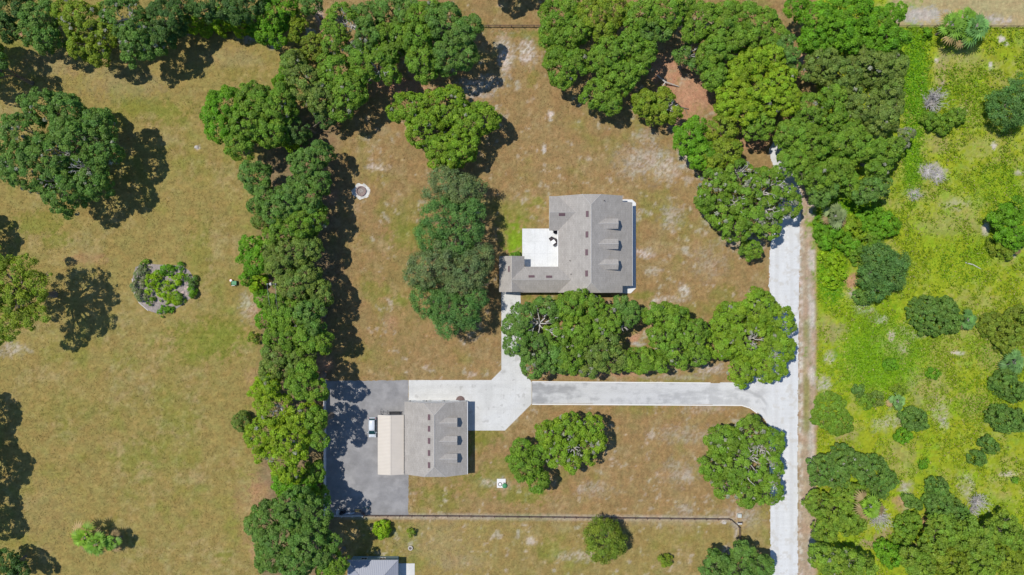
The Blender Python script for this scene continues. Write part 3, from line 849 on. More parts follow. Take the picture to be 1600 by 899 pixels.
def dormer(parent, xf, yc, wid, zroof, zeave, zridge, xback, z_at_front):
    """gabled dormer whose front faces +x"""
    w = MB(); hw = wid/2-.16
    w.add([(xf-.25,yc-hw,zroof-.6),(xf-.25,yc+hw,zroof-.6),(xf-.25,yc+hw,zeave),(xf-.25,yc,zridge-.08),(xf-.25,yc-hw,zeave),
           (xback,yc-hw,zroof-.6),(xback,yc+hw,zroof-.6),(xback,yc+hw,zeave),(xback,yc,zridge-.08),(xback,yc-hw,zeave)],
          [(0,1,2,3,4),(9,8,7,6,5),(0,4,9,5),(1,6,7,2),(0,5,6,1),(2,7,8,3),(3,8,9,4)])
    o = w.build('dormer', M['white_wall'], parent)
    r = MB(); gable(r, xback, xf, yc-wid/2, yc+wid/2, zeave, zridge, 'x', th=.1)
    r.build('dormer_roof', [M['shingle'], M['trim']], o)
    cpm = MB(); cap(cpm, [(xback,yc,zridge-.02),(xf,yc,zridge-.02)], .09)
    cpm.build('ridge_cap', M['shingle_cap'], o)
    window(o, xf-.25, yc, zroof+.25, .8, max(.5, zeave-zroof-.35), '+x')

# main house -------------------------------------------------------
E = 3.3; EE = 3.9
MX0, MX1 = 9.86, 23.55; MR = 16.5; MZ = 7.4; MYN, MYS = 19.58, -1.10
house = empty('house', (12.0, 9.0, 0), 'large taupe-roofed house with three dormers and a white patio in its angle', 'house', 'shingled buildings of the homestead')
w = MB()
w.box(MX0+.45, MX1-.4, MYS+.4, MYN-.35, 0, E-.2)
w.box(8.4, MX0+.45, 12.6, MYN-.38, 0, E-.2)
w.box(2.3, MX0+.45, MYS+.43, 4.0, 0, E-.2)
w.box(-2.35, 2.3, -.55, 6.3, 0, E-.2)
w.build('wall', M['white_wall'], house)
r = MB()
gable(r, MX0, MX1, MYS, MYN, E, MZ, 'y', 2.2, 2.3, 6.3, MR, ze1=EE)
gable(r, 7.94, 13.9, 12.2, MYN-.03, E-.004, 5.5, 'x')
gable(r, -.2, 13.0, MYS+.03, 4.45, E-.006, 4.96, 'x')
gable(r, -2.74, 2.67, -.95, 6.7, E-.008, 4.90, 'y')
# porch roof continuing the east slope
px0, px1, py0, py1 = MX1-.004, 25.85, .35, 18.3
r.add([(px0,py0,EE),(px1,py0,2.76),(px1,py1,2.76),(px0,py1,EE),(px0,py0,EE-.18),(px1,py0,2.58),(px1,py1,2.58),(px0,py1,EE-.18)],
      [(0,1,2,3)], 0)
r.add([(px0,py0,EE),(px1,py0,2.76),(px1,py1,2.76),(px0,py1,EE),(px0,py0,EE-.18),(px1,py0,2.58),(px1,py1,2.58),(px0,py1,EE-.18)],
      [(7,6,5,4),(0,4,5,1),(1,5,6,2),(2,6,7,3)], 1)
roof = r.build('roof', [M['shingle'], M['trim']], house)
cp = MB()
cap(cp, [(MR,MYN-2.3,MZ-.03),(MR,MYS+2.2,MZ-.03)], .11)
for (yy, cc) in ((MYN,-2.3),(MYS,2.2)):
    jx0 = MX0+(MR-MX0)*(6.3-E)/(MZ-E); jx1 = MX1+(MR-MX1)*(6.3-EE)/(MZ-EE)
    cap(cp, [(jx0,yy,6.27),(MR,yy+cc,MZ-.03)], .08); cap(cp, [(jx1,yy,6.27),(MR,yy+cc,MZ-.03)], .08)
cap(cp, [(7.96,15.87,5.47),(13.4,15.87,5.47)], .07)
cap(cp, [(0,1.69,4.93),(12.3,1.69,4.93)], .07)
cap(cp, [(-.03,-.93,4.87),(-.03,6.68,4.87)], .07)
cp.build('ridge_cap', M['shingle_cap'], roof)
kw = (MZ-E)/(MR-MX0); ke = (MZ-EE)/(MX1-MR)
zw = lambda x, y: E+(x-MX0)*kw
zE = lambda x, y: MZ-(x-MR)*ke
for (vx, vy) in ((917.5,335),(917,367),(916.5,395),(916.5,428)):
    x, y, _ = W(vx, vy, 7.0); b = MB(); slope_box(b, x, y, .5, 1.25, zw); b.build('roof_vent', M['vent'], house)
x, y, _ = W(878,336,5.3); b = MB(); slope_box(b, x, y, 1.3, .55, lambda x, y: 5.5-abs(y-15.87)*.6); b.build('roof_vent', M['vent'], house)
for (vx, vy) in ((830.5,432.5),(858,433)):
    x, y, _ = W(vx, vy, 4.8); b = MB(); slope_box(b, x, y, 1.25, .48, lambda x, y: 4.96-abs(y-1.69)*.6); b.build('roof_vent', M['vent'], house)
x, y, _ = W(795,421,4.6); b = MB(); slope_box(b, x, y, .3, 1.25, lambda x, y: 4.90-abs(x)*.59); b.build('roof_vent', M['vent'], house)
for (vx, vy, f) in ((890.5,408,zw),(892,429,zw),(943,315,zE)):
    x, y, _ = W(vx, vy, 5.2); b = MB(); b.cyl((x,y), .09, f(x,y)-.1, f(x,y)+.45, 8); b.build('vent_pipe', M['dark'], house)
for yc in (13.42, 9.15, 4.86):
    dormer(house, 22.3, yc, 2.15, 4.5, 5.95, 6.6, 17.9, 4)
for yc in (.9, 4.4, 7.9, 11.4, 14.9, 17.9):
    b = MB(); b.box(25.45, 25.6, yc-.08, yc+.08, .09, 2.62); b.build('porch_post', M['trim'], house)
for yc in (2.6, 6.2, 13.2, 16.2): window(house, MX1-.4, yc, 1.0, 1.4, 1.3, '+x')
door(house, MX1-.4, 9.6, 1.0, 2.05, '+x', M['dark'])
for (xx) in (12, 16, 20): window(house, xx, MYN-.35, 1.0, 1.2, 1.2, '+y'); window(house, xx, MYS+.4, 1.0, 1.2, 1.2, '-y')
window(house, 5, MYS+.43, 1.0, 1.2, 1.2, '-y'); door(house, 0, -.55, 2.6, 2.1, '-y', M['trim'])
for yc in (6.2, 10.6): door(house, MX0+.45, yc, 1.8, 2.1, '-x', M['glass'])
window(house, 6, 4.0, 1.0, 1.4, 1.2, '+y'); window(house, -2.35, 3, 1.0, 1.2, 1.2, '-x'); window(house, 8.4, 16, 1.0, 1.2, 1.2, '-x')
gt = MB(); gt.box(MX0-.11, MX0-.002, 4.5, 12.2, E-.2, E-.08); gt.build('gutter', M['trim'], house)
gt = MB(); gt.box(25.853, 25.91, .35, 18.3, 2.58, 2.72); gt.build('gutter', M['trim'], house)

# garage -----------------------------------------------------------
GX0, GX1, GY0, GY1 = -23.0, -9.6, -40.0, -24.4; GR_ = -16.3; GE, GZ = 3.2, 6.3
gar = empty('garage', (-16.3, -32.2, 0), 'taupe-roofed detached garage with three dormers beside the tan carport', 'garage', 'shingled buildings of the homestead')
w = MB(); w.box(GX0+.35, GX1-.35, GY0+.35, GY1-.25, 0, GE-.2); w.build('wall', M['white_wall'], gar)
r = MB(); gable(r, GX0, GX1, GY0, GY1, GE, GZ, 'y', 2.4, 2.4, 5.24, GR_)
roof = r.build('roof', [M['shingle'], M['trim']], gar)
cp = MB(); cap(cp, [(GR_,GY1-2.4,GZ-.03),(GR_,GY0+2.4,GZ-.03)], .11)
t = (5.24-GE)/(GZ-GE)
for (yy, cc) in ((GY1,-2.4),(GY0,2.4)):
    for xx in (GX0, GX1): cap(cp, [(xx+(GR_-xx)*t,yy,5.21),(GR_,yy+cc,GZ-.03)], .08)
cp.build('ridge_cap', M['shingle_cap'], roof)
kg = (GZ-GE)/(GR_-GX0)
for vy in (653,671,690,709,728):
    x, y, _ = W(670, vy, 6.0); b = MB(); slope_box(b, x, y, .48, 1.2, lambda x, y: GZ-abs(x-GR_)*kg); b.build('roof_vent', M['vent'], gar)
for yc in (-28.5, -32.35, -36.1):
    dormer(gar, -11.55, yc, 1.95, 4.1, 5.25, 5.85, -15.6, 4)
for xx in (-20.5, -16.3, -12.6): door(gar, xx, GY1-.25, 2.6, 2.3, '+y', M['trim'], .03)
for yc in (-28, -32.3, -36.5): window(gar, GX1-.35, yc, 1.0, 1.2, 1.1, '+x')
gt = MB(); gt.box(GX1+.002, GX1+.12, GY0, GY1, GE-.2, GE-.08)
gt.build('gutter', M['trim'], gar)
for xx in (-21.9, -18.4, -14.5): 
    b = MB(); b.box(xx-.1, xx+.1, GY1-.25, GY1+.12, 2.45, 2.75); b.build('wall_light', M['black'], gar)

# carport ----------------------------------------------------------
cpx = empty('carport', (-26, -33.8, 0), 'tan metal carport standing against the west side of the garage', 'carport')
r = MB(); gable(r, -28.85, -23.25, -40.2, -27.4, 2.6, 3.15, 'y', r=-26.05, th=.08)
r.build('roof', [M['tan_metal'], M['trim']], cpx)
b = MB(); b.box(-26.2, -25.9, -40.2, -27.4, 3.12, 3.18); b.build('ridge_cap', M['tan_metal'], cpx)
for xx in (-28.6, -23.5):
    for yy in (-39.9,-36.8,-33.7,-30.7,-27.7):
        b = MB(); b.box(xx-.05, xx+.05, yy-.05, yy+.05, 0, 2.53); b.build('post', M['trim'], cpx)

# neighbour --------------------------------------------------------
nb = empty('neighbour_house', (-30, -66, 0), 'blue-grey metal roofed house with pale blue walls at the bottom edge', 'house')
w = MB(); w.box(-34.7, -24.8, -75.6, -58.75, 0, 2.8); w.build('wall', mat('pale_blue_siding', (.24,.34,.38), .08, 1, .8, 8), nb)
r = MB()
x0, x1, y0, y1, z0, z1 = -35.3, -24.4, -76, -58.45, 2.95, 5.3
vs = [(x0,y0,z0),(x1,y0,z0),(x1,y1,z0),(x0,y1,z0),((x0+x1)/2,y0+5.4,z1),((x0+x1)/2,y1-5.4,z1),(x0,y0,z0-.15),(x1,y0,z0-.15),(x1,y1,z0-.15),(x0,y1,z0-.15)]
r.add(vs, [(0,1,4),(1,2,5,4),(2,3,5),(3,0,4,5)], 0); r.add(vs, [(6,7,1,0),(7,8,2,1),(8,9,3,2),(9,6,0,3),(9,8,7,6)], 1)
r.build('roof', [M['blue_metal'], M['trim']], nb)
cp = MB(); c2 = ((x0+x1)/2, y1-5.4, z1-.02); cap(cp, [(x0,y1,z0),c2,(x1,y1,z0)], .07); cap(cp, [c2,((x0+x1)/2,y0+5.4,z1-.02)], .07)
cp.build('ridge_cap', M['blue_metal'], nb)
for xx in (-32, -28): window(nb, xx, -58.75, 1.0, 1.2, 1.1, '+y')
window(nb, -24.8, -64, 1.0, 1.2, 1.1, '+x')

# ------------------------------------------------------------------ car
M['car_white'] = mat('white_car_paint', (0.60,0.64,0.69), 0.02, 1, 0.28, 6, spec=.5)
M['car_glass'] = mat('teal_windscreen', (0.012,0.05,0.06), 0.05, 2, 0.08, 6, spec=.7)
M['lamp'] = mat('clear_lamp_plastic', (0.7,0.72,0.74), 0.03, 2, 0.15, 6, spec=.6)
M['red_lamp'] = mat('red_lamp_plastic', (0.35,0.02,0.02), 0.05, 2, 0.2, 6, spec=.6)
X, Y, _ = W(582.0, 668.5, .7)
car = empty('parked_car', (X, Y, 0), 'white hatchback parked beside the tan carport, partly in tree shade', 'car')
def loft(mb, secs):
    n = len(secs[0]); vs = [p for s in secs for p in s]; fs = []
    for i in range(len(secs)-1):
        for k in range(n):
            a, b = i*n+k, i*n+(k+1)%n
            fs.append((a, a+n, b+n, b))
    fs.append(tuple(range(n))); fs.append(tuple(range(len(vs)-1, len(vs)-n-1, -1)))
    mb.add(vs, fs)
def sec(y, hw, zb, zt, crown=.04):
    return [(X+a*hw, Y+y, z) for a, z in ((-.86,zb),(-.98,zb+.15),(-1,zb+.35),(-.97,zt-.14),(-.84,zt),(-.4,zt+crown),(.4,zt+crown),(.84,zt),(.97,zt-.14),(1,zb+.35),(.98,zb+.15),(.86,zb))]
b = MB()
loft(b, [sec(-2.18,.55,.34,.62),sec(-2.10,.74,.26,.72),sec(-1.9,.84,.22,.80),sec(-1.4,.88,.2,.95),sec(-.9,.89,.2,1.0),sec(.6,.89,.2,1.02),sec(1.5,.88,.2,1.03),sec(1.95,.85,.24,1.0),sec(2.12,.76,.32,.86),sec(2.17,.6,.4,.7)])
b.build('body', M['car_white'], car, smooth=True)
g_ = MB()
def gs(y, hb, zb, ht, zt): return [(X-hb,Y+y,zb),(X-ht,Y+y,zt),(X+ht,Y+y,zt),(X+hb,Y+y,zb)]
loft(g_, [gs(-1.45,.74,.95,.72,1.0),gs(-.55,.80,1.0,.60,1.47),gs(.6,.81,1.0,.62,1.52),gs(1.65,.78,1.0,.58,1.46),gs(2.0,.70,.98,.64,1.03)])
g_.build('windows', M['car_glass'], car)
r = MB()
def rs(y, hw, z): return [(X-hw,Y+y,z-.02),(X-hw*.96,Y+y,z+.03),(X,Y+y,z+.055),(X+hw*.96,Y+y,z+.03),(X+hw,Y+y,z-.02)]
loft(r, [rs(-.58,.60,1.46),rs(-.2,.63,1.49),rs(.6,.65,1.53),rs(1.4,.63,1.50),rs(1.72,.58,1.44)])
r.build('roof_panel', M['car_white'], car, smooth=True)
for s in (-1, 1):
    for (a, c, d, e) in ((-1.42,.98,-.57,1.46),(1.98,1.0,1.68,1.45),(.45,1.0,.45,1.5)):
        p = MB(); p.tube([(X+s*.78,Y+a,c),(X+s*.625,Y+d,e)], .035, 5); p.build('pillar', M['car_white'], car)
    m_ = MB(); m_.obox((X+s*.98,Y-1.05), (.1,.06), 0, .95, 1.1); m_.build('mirror', M['car_white'], car, bevel=.02)
    h_ = MB(); h_.obox((X+s*.62,Y-2.03), (.16,.12), s*.5, .62, .76); h_.build('headlight', M['lamp'], car, bevel=.02)
    h_ = MB(); h_.obox((X+s*.74,Y+2.02), (.08,.1), 0, .75, .98); h_.build('tail_light', M['red_lamp'], car, bevel=.02)
    for yy in (-1.35, 1.3):
        wv = MB(); wv.tube([(X+s*.72,Y+yy,.32),(X+s*.9,Y+yy,.32)], .32, 18); wo = wv.build('wheel', M['rubber'], car)
        rv = MB(); rv.tube([(X+s*.89,Y+yy,.32),(X+s*.915,Y+yy,.32)], .2, 12); rv.build('rim', M['steel'], wo)
wp = MB(); wp.tube([(X-.5,Y-1.42,1.03),(X+.05,Y-1.28,1.1)], .015, 4); wp.tube([(X+.0,Y-1.42,1.03),(X+.55,Y-1.28,1.1)], .015, 4)
wp.build('wiper', M['black'], car)

# ------------------------------------------------------------------ trailer nosing out of the carport
x, y, _ = W(617, 657, .6)
tr = empty('utility_trailer', (x, y, 0), 'black mesh-sided trailer nosing out from the north end of the carport', 'trailer')
b = MB(); b.box(x-1.15,x+1.15,y-1.6,y+1.75,.5,.62); b.build('bed', M['black'], tr)
b = MB()
for k_ in range(9): b.tube([(x-1.1+k_*.275,y+1.7,.62),(x-1.1+k_*.275,y+1.95,1.35)], .025, 4)
b.tube([(x-1.1,y+1.95,1.35),(x+1.1,y+1.95,1.35)], .035, 4); b.tube([(x-1.1,y+1.83,1.0),(x+1.1,y+1.83,1.0)], .03, 4)
b.build('ramp_gate', M['black'], tr)
for s in (-1,1):
    b = MB()
    for q in range(8): b.tube([(x+s*1.12,y-1.6+q*.45,.6),(x+s*1.12,y-1.6+q*.45,1.05)], .025, 4)
    b.tube([(x+s*1.12,y-1.6,1.05),(x+s*1.12,y+1.7,1.05)], .03, 4); b.build('side_rail', M['black'], tr)
    b = MB(); b.tube([(x+s*1.2,y-.1,.33),(x+s*1.4,y-.1,.33)], .33, 14); b.build('wheel', M['rubber'], tr)
x, y, _ = W(600, 646, .3)
b = MB()
b.tube([(x-.9,y-.5,.05),(x-.55,y+.55,1.1),(x+.9,y+.05,1.0)], .035, 5); b.tube([(x-.55,y+.55,1.1),(x-.35,y-.6,.05)], .03, 5); b.tube([(x+.9,y+.05,1.0),(x+1.05,y-.55,.05)], .03, 5)
b.tube([(x+.9,y+.05,1.0),(x+.75,y+.5,.05)], .03, 5); b.tube([(x-.55,y+.55,1.1),(x-.7,y+.9,.05)], .03, 5)
tag(center(b.build('metal_stand', M['dark']), x, y), 'thin dark metal frame standing at the north-west corner of the carport', 'stand')

# ------------------------------------------------------------------ small yard things
x = W(719.3, 624.6)[0]; y = GY1-.25
b = MB()
for (rr, z0, z1) in ((.95,0.034,.16),(.72,.16,.28),(.46,.28,.40)):
    pts = [(x+rr*math.cos(a), y+rr*math.sin(a)) for a in [math.pi*q/18 for q in range(19)]]
    b.prism(pts, z0, z1)
tag(center(b.build('door_step', M['brick']), x, y), 'dark half-round stepped doorstep on the pale driveway at the garage wall', 'doorstep')

# dark L built as the table's shadow, cushion table and chair on the patio
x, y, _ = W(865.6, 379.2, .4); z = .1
so = empty('table_shadow_form', (x, y, z), 'dark L-shaped bench wrapped round a white square table on the patio', 'shadow form', rz=0)
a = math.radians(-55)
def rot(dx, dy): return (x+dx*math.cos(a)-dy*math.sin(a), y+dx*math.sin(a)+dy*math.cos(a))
b = MB(); b.obox(rot(0,.50), (.68,.14), a, z+.30, z+.42); b.obox(rot(.54,-.10), (.14,.46), a, z+.30, z+.42); b.build('seat', M['dark'], so)  # seat, backrest and legs only give the table's shadow a dark body
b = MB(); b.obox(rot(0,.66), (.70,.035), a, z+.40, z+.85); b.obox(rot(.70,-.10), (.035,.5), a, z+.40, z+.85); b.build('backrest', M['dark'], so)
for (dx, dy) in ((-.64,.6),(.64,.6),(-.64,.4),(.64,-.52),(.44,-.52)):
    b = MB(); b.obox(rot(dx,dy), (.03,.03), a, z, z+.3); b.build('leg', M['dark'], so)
ta = empty('square_table', (*rot(-.05,-.1), z), 'white square table held in the angle of the dark L-shaped shadow form on the patio', 'table')
b = MB(); b.obox(rot(-.12,-.1), (.42,.42), a, z+.68, z+.73); b.build('tabletop', M['trim'], ta)
for (dx, dy) in ((-.5,.28),(.26,.28),(-.5,-.48),(.26,-.48)):
    b = MB(); b.obox(rot(dx,dy), (.025,.025), a, z, z+.68); b.build('leg', M['trim'], ta)
x, y, _ = W(861.2, 374.2, .4)
ch = empty('patio_chair', (x, y, z), 'charcoal lounge chair on the white patio beside the square table', 'chair')
b = MB(); b.obox(rot(0,0), (.36,.40), a, z+.32, z+.42); b.build('seat', M['dark'], ch)
b = MB(); b.obox(rot(0,.40), (.36,.05), a, z+.40, z+.90); b.build('backrest', M['dark'], ch)
for s in (-1,1):
    b = MB(); b.obox(rot(s*.38,.0), (.04,.38), a, z+.55, z+.6); b.build('armrest', M['dark'], ch)
    for q in (-.34,.34):
        b = MB(); b.obox(rot(s*.33,q), (.025,.025), a, z, z+.32); b.build('leg', M['dark'], ch)
x, y, _ = W(868.8, 363.6, .6)  # cabinet, lid and shelves are added; only a shadow lies here
gr = empty('patio_shadow_block', (x, y, z), 'black block standing in for a shadow in the north-east corner of the white patio', 'shadow block')
b = MB(); b.box(x-.42,x+.42,y-.3,y+.3,z+.15,z+.85); b.build('cabinet', M['black'], gr)
b = MB(); b.tube([(x-.4,y,z+.85),(x+.4,y,z+.85)], .27, 12); b.build('lid', M['dark'], gr)
for s in (-1,1):
    b = MB(); b.box(*sorted((x+s*.43,x+s*.62)),y-.25,y+.25,z+.8,z+.84); b.build('shadow_block_side', M['dark'], gr)

# fire pit
x, y, _ = W(564.5, 299.5, 0)
def gravel_col(X, Y):
    c = np.ones(X.shape+(3,))*np.array((.54,.525,.49)); f = fbm(X, Y, 3, 671, 3)
    return c*(.65+.7*f)[..., None]
paving('gravel_patch', [(564.5+14*math.cos(q*.314), 299.5+13.5*math.sin(q*.314)) for q in range(20)], .02, gravel_col, .10, 7)
fp = empty('fire_pit', (x, y, 0), 'round fire pit with a brown stone rim in a ring of pale gravel', 'fire pit')
b = MB()
for q in range(22):
    a2 = q*2*math.pi/22; rr = 1.0
    b.obox((x+rr*math.cos(a2), y+rr*math.sin(a2)), (.10,.135), a2, 0, .30+random.uniform(-.02,.02))
b.build('stone_rim', mat('red_brown_stone', (.26,.18,.17), .3, 3, .9, 14), fp)
MB().cyl((x,y), .92, 0, .06, 24).build('ash_bed', mat('ash', (.25,.20,.18), .45, 3, .95, 12), fp)
for (dx,dy,a2) in ((.1,-.15,.4),(-.2,.1,1.7),(.15,.2,2.6)):
    MB().tube([(x+dx-.3*math.cos(a2),y+dy-.3*math.sin(a2),.12),(x+dx+.3*math.cos(a2),y+dy+.3*math.sin(a2),.16)], .06, 7).build('log', M['bare'], fp)

# well slab
x, y, _ = W(783.5, 755.8, 0)
ws = empty('well_slab', (x, y, 0), 'white concrete slab with a round hatch ring in the lawn south-east of the garage', 'slab')
MB().box(x-.98,x+.92,y-.95,y+1.0,-.05,.16).build('slab', M['kerb'], ws)
MB().ring((x-.28,y-.18), .30, .43, .16, .22).build('hatch_ring', M['dark'], ws)
MB().cyl((x-.28,y-.18), .29, .16, .20, 20).build('hatch_cover', M['trim'], ws)
for dx in (.55, .95): MB().cyl((x+dx,y+.15), .09, .0, .45, 8).build('pipe', M['dark'], ws)
x, y, _ = W(788.6, 760.0, .3)
b = MB()
for q, (rr, zz) in enumerate(((.55,.0),(.55,.25),(.45,.42),(.26,.52),(.02,.55))):
    if q: b.tube([(x,y,pz),(x,y,zz)], [pr_,rr], 18)
    pr_, pz = rr, zz
tag(center(b.build('well_cover', M['green_paint']), x, y), 'green rounded pump cover at the corner of the white well slab', 'pump cover')

# planter ring
x, y, _ = W(641.5, 856.5, 0)
pl = empty('planter_ring', (x, y, 0), 'small round whitish planter ring on the lawn north of the metal-roofed house', 'planter')
MB().ring((x,y), .30, .52, 0, .35).build('rim', M['stone'], pl)
MB().cyl((x,y), .31, 0, .12, 16).build('soil', M['dark'], pl)
MB().tube([(x-.2,y,.2),(x+.2,y+.1,.3)], .05, 6).build('stub', M['stone'], pl)

# utility boxes
x, y, _ = W(1155.3, 806.3, .4)
ub = empty('utility_box', (x, y, 0), 'pale square utility cabinet above the fence corner', 'utility box')
MB().box(x-.5,x+.5,y-.48,y+.48,-.02,.1).build('pad', M['stone'], ub)
MB().box(x-.4,x+.4,y-.4,y+.4,.1,.75).build('cabinet', mat('pale_grey_box', (.50,.53,.50), .1, 2, .6, 8), ub, bevel=.04)
x, y, _ = W(1156, 818.3, .4)
ub = empty('utility_box', (x, y, 0), 'smaller grey box with a dark lid just below the square cabinet', 'utility box')
MB().box(x-.45,x+.45,y-.22,y+.2,0,.6).build('cabinet', M['vinyl'], ub, bevel=.03)
MB().box(x-.48,x+.48,y+.05,y+.3,.6,.68).build('lid', M['dark'], ub)
x, y, _ = W(1131.5, 817.5, 0)
b = MB(); b.prism([(x-.45,y-.2),(x+.3,y-.3),(x+.5,y+.15),(x+.1,y+.35),(x-.4,y+.2)], 0, .14)
tag(center(b.build('flat_stone', M['stone']), x, y), 'flat pale stone lying on the turf inside the fence corner', 'stone')

def rock(px, py, r, label, mt='stone', cat='rock', name='rock', grp=None):
    x, y, _ = W(px, py, 0)
    pts = []; n = 9
    b = MB(); vs = []; rings = ((0,1),(.35,.95),(.7,.6),(.85,.15))
    for zz, k_ in rings:
        for q in range(n):
            a2 = q*2*math.pi/n; rr = r*k_*random.uniform(.8,1.15); vs.append((x+rr*math.cos(a2), y+rr*math.sin(a2)*.8, zz*r*.7))
    fs = [(i*n+q, i*n+(q+1)%n, (i+1)*n+(q+1)%n, (i+1)*n+q) for i in range(3) for q in range(n)]
    fs.append(tuple(range(3*n, 4*n)))
    b.add(vs, fs)
    return tag(center(b.build(name, M[mt]), x, y), label, cat, grp)
rock(307, 231, .5, 'pale flat rock lying on the grass west of the round oak')

# cart and bucket beside the tree line
x, y, _ = W(366, 443, .4)
ct = empty('garden_cart', (x, y, 0), 'dark green garden cart with a pale handle on the grass by the tree line', 'garden cart')
b = MB(); b.add([(x-.5,y-.35,.25),(x+.5,y-.35,.25),(x+.5,y+.4,.25),(x-.5,y+.4,.25),(x-.62,y-.47,.65),(x+.62,y-.47,.65),(x+.62,y+.52,.65),(x-.62,y+.52,.65)],
    [(3,2,1,0),(0,1,5,4),(1,2,6,5),(2,3,7,6),(3,0,4,7),(0,3,2,1)]); b.box(x-.52,x+.52,y-.38,y+.44,.5,.58); b.build('tub', M['green_paint'], ct)
MB().tube([(x-.45,y-.55,.7),(x+.25,y-.55,.7)], .05, 6).build('handle', M['trim'], ct)
for (dx, dy) in ((-.5,-.3),(.5,-.3),(-.5,.35),(.5,.35)):
    MB().tube([(x+dx-.05,y+dy,.15),(x+dx+.05,y+dy,.15)], .16, 10).build('wheel', M['rubber'], ct)
x, y, _ = W(361.3, 439, .3)
bk = empty('bucket', (x, y, 0), 'orange bucket with a white lid beside the green garden cart', 'bucket')
MB().cyl((x,y), .26, 0, .5, 14, r1=.32).build('pail', mat('orange_plastic', (.62,.16,.05), .05, 2, .5, 8), bk)
MB().cyl((x,y), .26, .5, .55, 14).build('lid', M['trim'], bk)

# utility pole in the tree line
x, y, _ = W(426, 444.5, 11)
up = empty('utility_pole', (x, y, 0), 'utility pole rising through the tree line with a bright white transformer', 'utility pole')
MB().tube([(x,y,0),(x,y,12.2)], [.17,.12], 8).build('pole', M['bark'], up)
MB().box(x-1.0,x+1.0,y-.06,y+.06,11.4,11.55).build('crossarm', M['bark'], up)
MB().cyl((x-.38,y), .25, 10.6, 11.3, 12).build('transformer', M['trim'], up)
for dx in (-.85,0,.85): MB().cyl((x+dx,y), .06, 11.55, 11.8, 6).build('insulator', M['trim'], up)
for dx in (-.85,.85):
    MB().tube([(x+dx,y,11.8),(x+dx*.9,y-3,11.2),(x+dx*.8,y-6.5,9.5),(x+dx*.8,y-7,3)], .025, 4).build('wire', M['steel'], up)

# things heaped in the south-west corner of the parking pad
x, y, _ = W(527.5, 801, .3)
b = MB(); 
vs = []
for q in range(16):
    a2 = q*math.pi/8; vs.append((x+.55*math.cos(a2)*.6, y+.75*math.sin(a2), .1))
for q in range(16):
    a2 = q*math.pi/8; vs.append((x+.65*math.cos(a2)*.6+.1, y+.85*math.sin(a2), .5))
b.add(vs, [tuple(range(15,-1,-1))]+[(q,(q+1)%16,16+(q+1)%16,16+q) for q in range(16)])
tag(center(b.build('wash_basin', M['trim']), x, y), 'white oval tub tipped by the fence in the shaded corner of the grey pad', 'tub')
for (qx, qy, rr, lab) in ((533,802,.32,'black barrel next to the white oval tub'),(538,800.5,.28,'dark bin east of the black barrel in the shaded corner')):
    x, y, _ = W(qx, qy, .4); o = MB().cyl((x,y), rr, 0, .85, 14).build('barrel', M['black']); tag(center(o, x, y), lab, 'barrel', 'barrels in the pad corner')
x, y, _ = W(545, 803.5, .2)
b = MB(); b.tube([(x-1.2,y-.2,.18),(x-.3,y+.1,.22),(x+.6,y+.05,.2),(x+1.2,y+.25,.18)], [.12,.2,.22,.14], 8)
tag(center(b.build('tarp_roll', mat('pale_blue_tarp', (.42,.46,.52), .12, 3, .6, 9)), x, y), 'pale blue rolled tarp lying along the fence at the pad corner', 'tarp')
x, y, _ = W(559, 799.5, .3)
b = MB(); b.add([(x-.8,y-.25,0),(x+.7,y-.45,0),(x+.8,y+.3,0),(x-.6,y+.4,0),(x-.35,y-.05,.45),(x+.4,y-.1,.5)], [(3,2,1,0),(0,1,5,4),(1,2,5),(2,3,4,5),(3,0,4)])
tag(center(b.build('sand_heap', mat('yellow_tarp', (.60,.38,.15), .2, 3, .8, 9)), x, y), 'small yellow-orange tarpaulin heap at the edge of the tree shade', 'tarp')
for (qx, qy, rr, lab) in ((566.5,802.5,.3,'brown tub south-east of the yellow heap'),(563,799,.22,'small dark pot beside the yellow heap'),(568.5,804,.22,'small brown pot by the fence below the brown tub')):
    x, y, _ = W(qx, qy, .3); o = MB().cyl((x,y), rr*.8, 0, .45, 12, r1=rr).build('pot', M['brick']); tag(center(o, x, y), lab, 'pot', 'pots at the pad corner')
x, y, _ = W(573, 795, .1)
lw = empty('garden_rake', (x, y, 0), 'long-handled green tool lying on the grey pad near its south fence', 'rake')
MB().tube([(x-.75,y+.1,.06),(x+.7,y,.1)], .04, 6).build('handle', M['green_paint'], lw)
MB().box(x+.65,x+.9,y-.28,y+.22,.02,.14).build('head', M['black'], lw)

# ------------------------------------------------------------------ fences
def rail_fence(pts, label, hgt=1.2, step=2.6, mt='rail', rails=(.35,.75,1.13), name='rail_fence', rw=.045, pw=.075, group=None, cat='fence'):
    P = [Vector(W(*p)[:2]) for p in pts]
    f = empty(name, (P[0].x, P[0].y, 0), label, cat, group)
    for i, (a, b) in enumerate(zip(P[:-1], P[1:])):
        d = b-a; n = max(1, round(d.length/step)); ang = math.atan2(d.y, d.x)
        for k_ in range(n+(1 if i == len(P)-2 else 0)):
            p = a+d*(k_/n)
            m_ = MB(); m_.obox(p, (pw,pw), ang, -.1, hgt); m_.build('post', M[mt], f)
        c = (a+b)/2; off = Vector((-d.y, d.x)).normalized()*(pw+.02)
        for z in rails:
            m_ = MB(); m_.obox(c+off, (d.length/2, rw*.5), ang, z-rw*1.3, z+rw*1.3); m_.build('rail', M[mt], f)
    return f
rail_fence([(570,805.5),(700,806),(900,808.3),(1139,811),(1153.5,823.5),(1154,852)], 'long brown rail fence along the south side of the lot, angled at one end')
rail_fence([(746,43.5),(870,43.5)], 'brown three-rail fence crossing the lawn at the top between two groves', group=None)
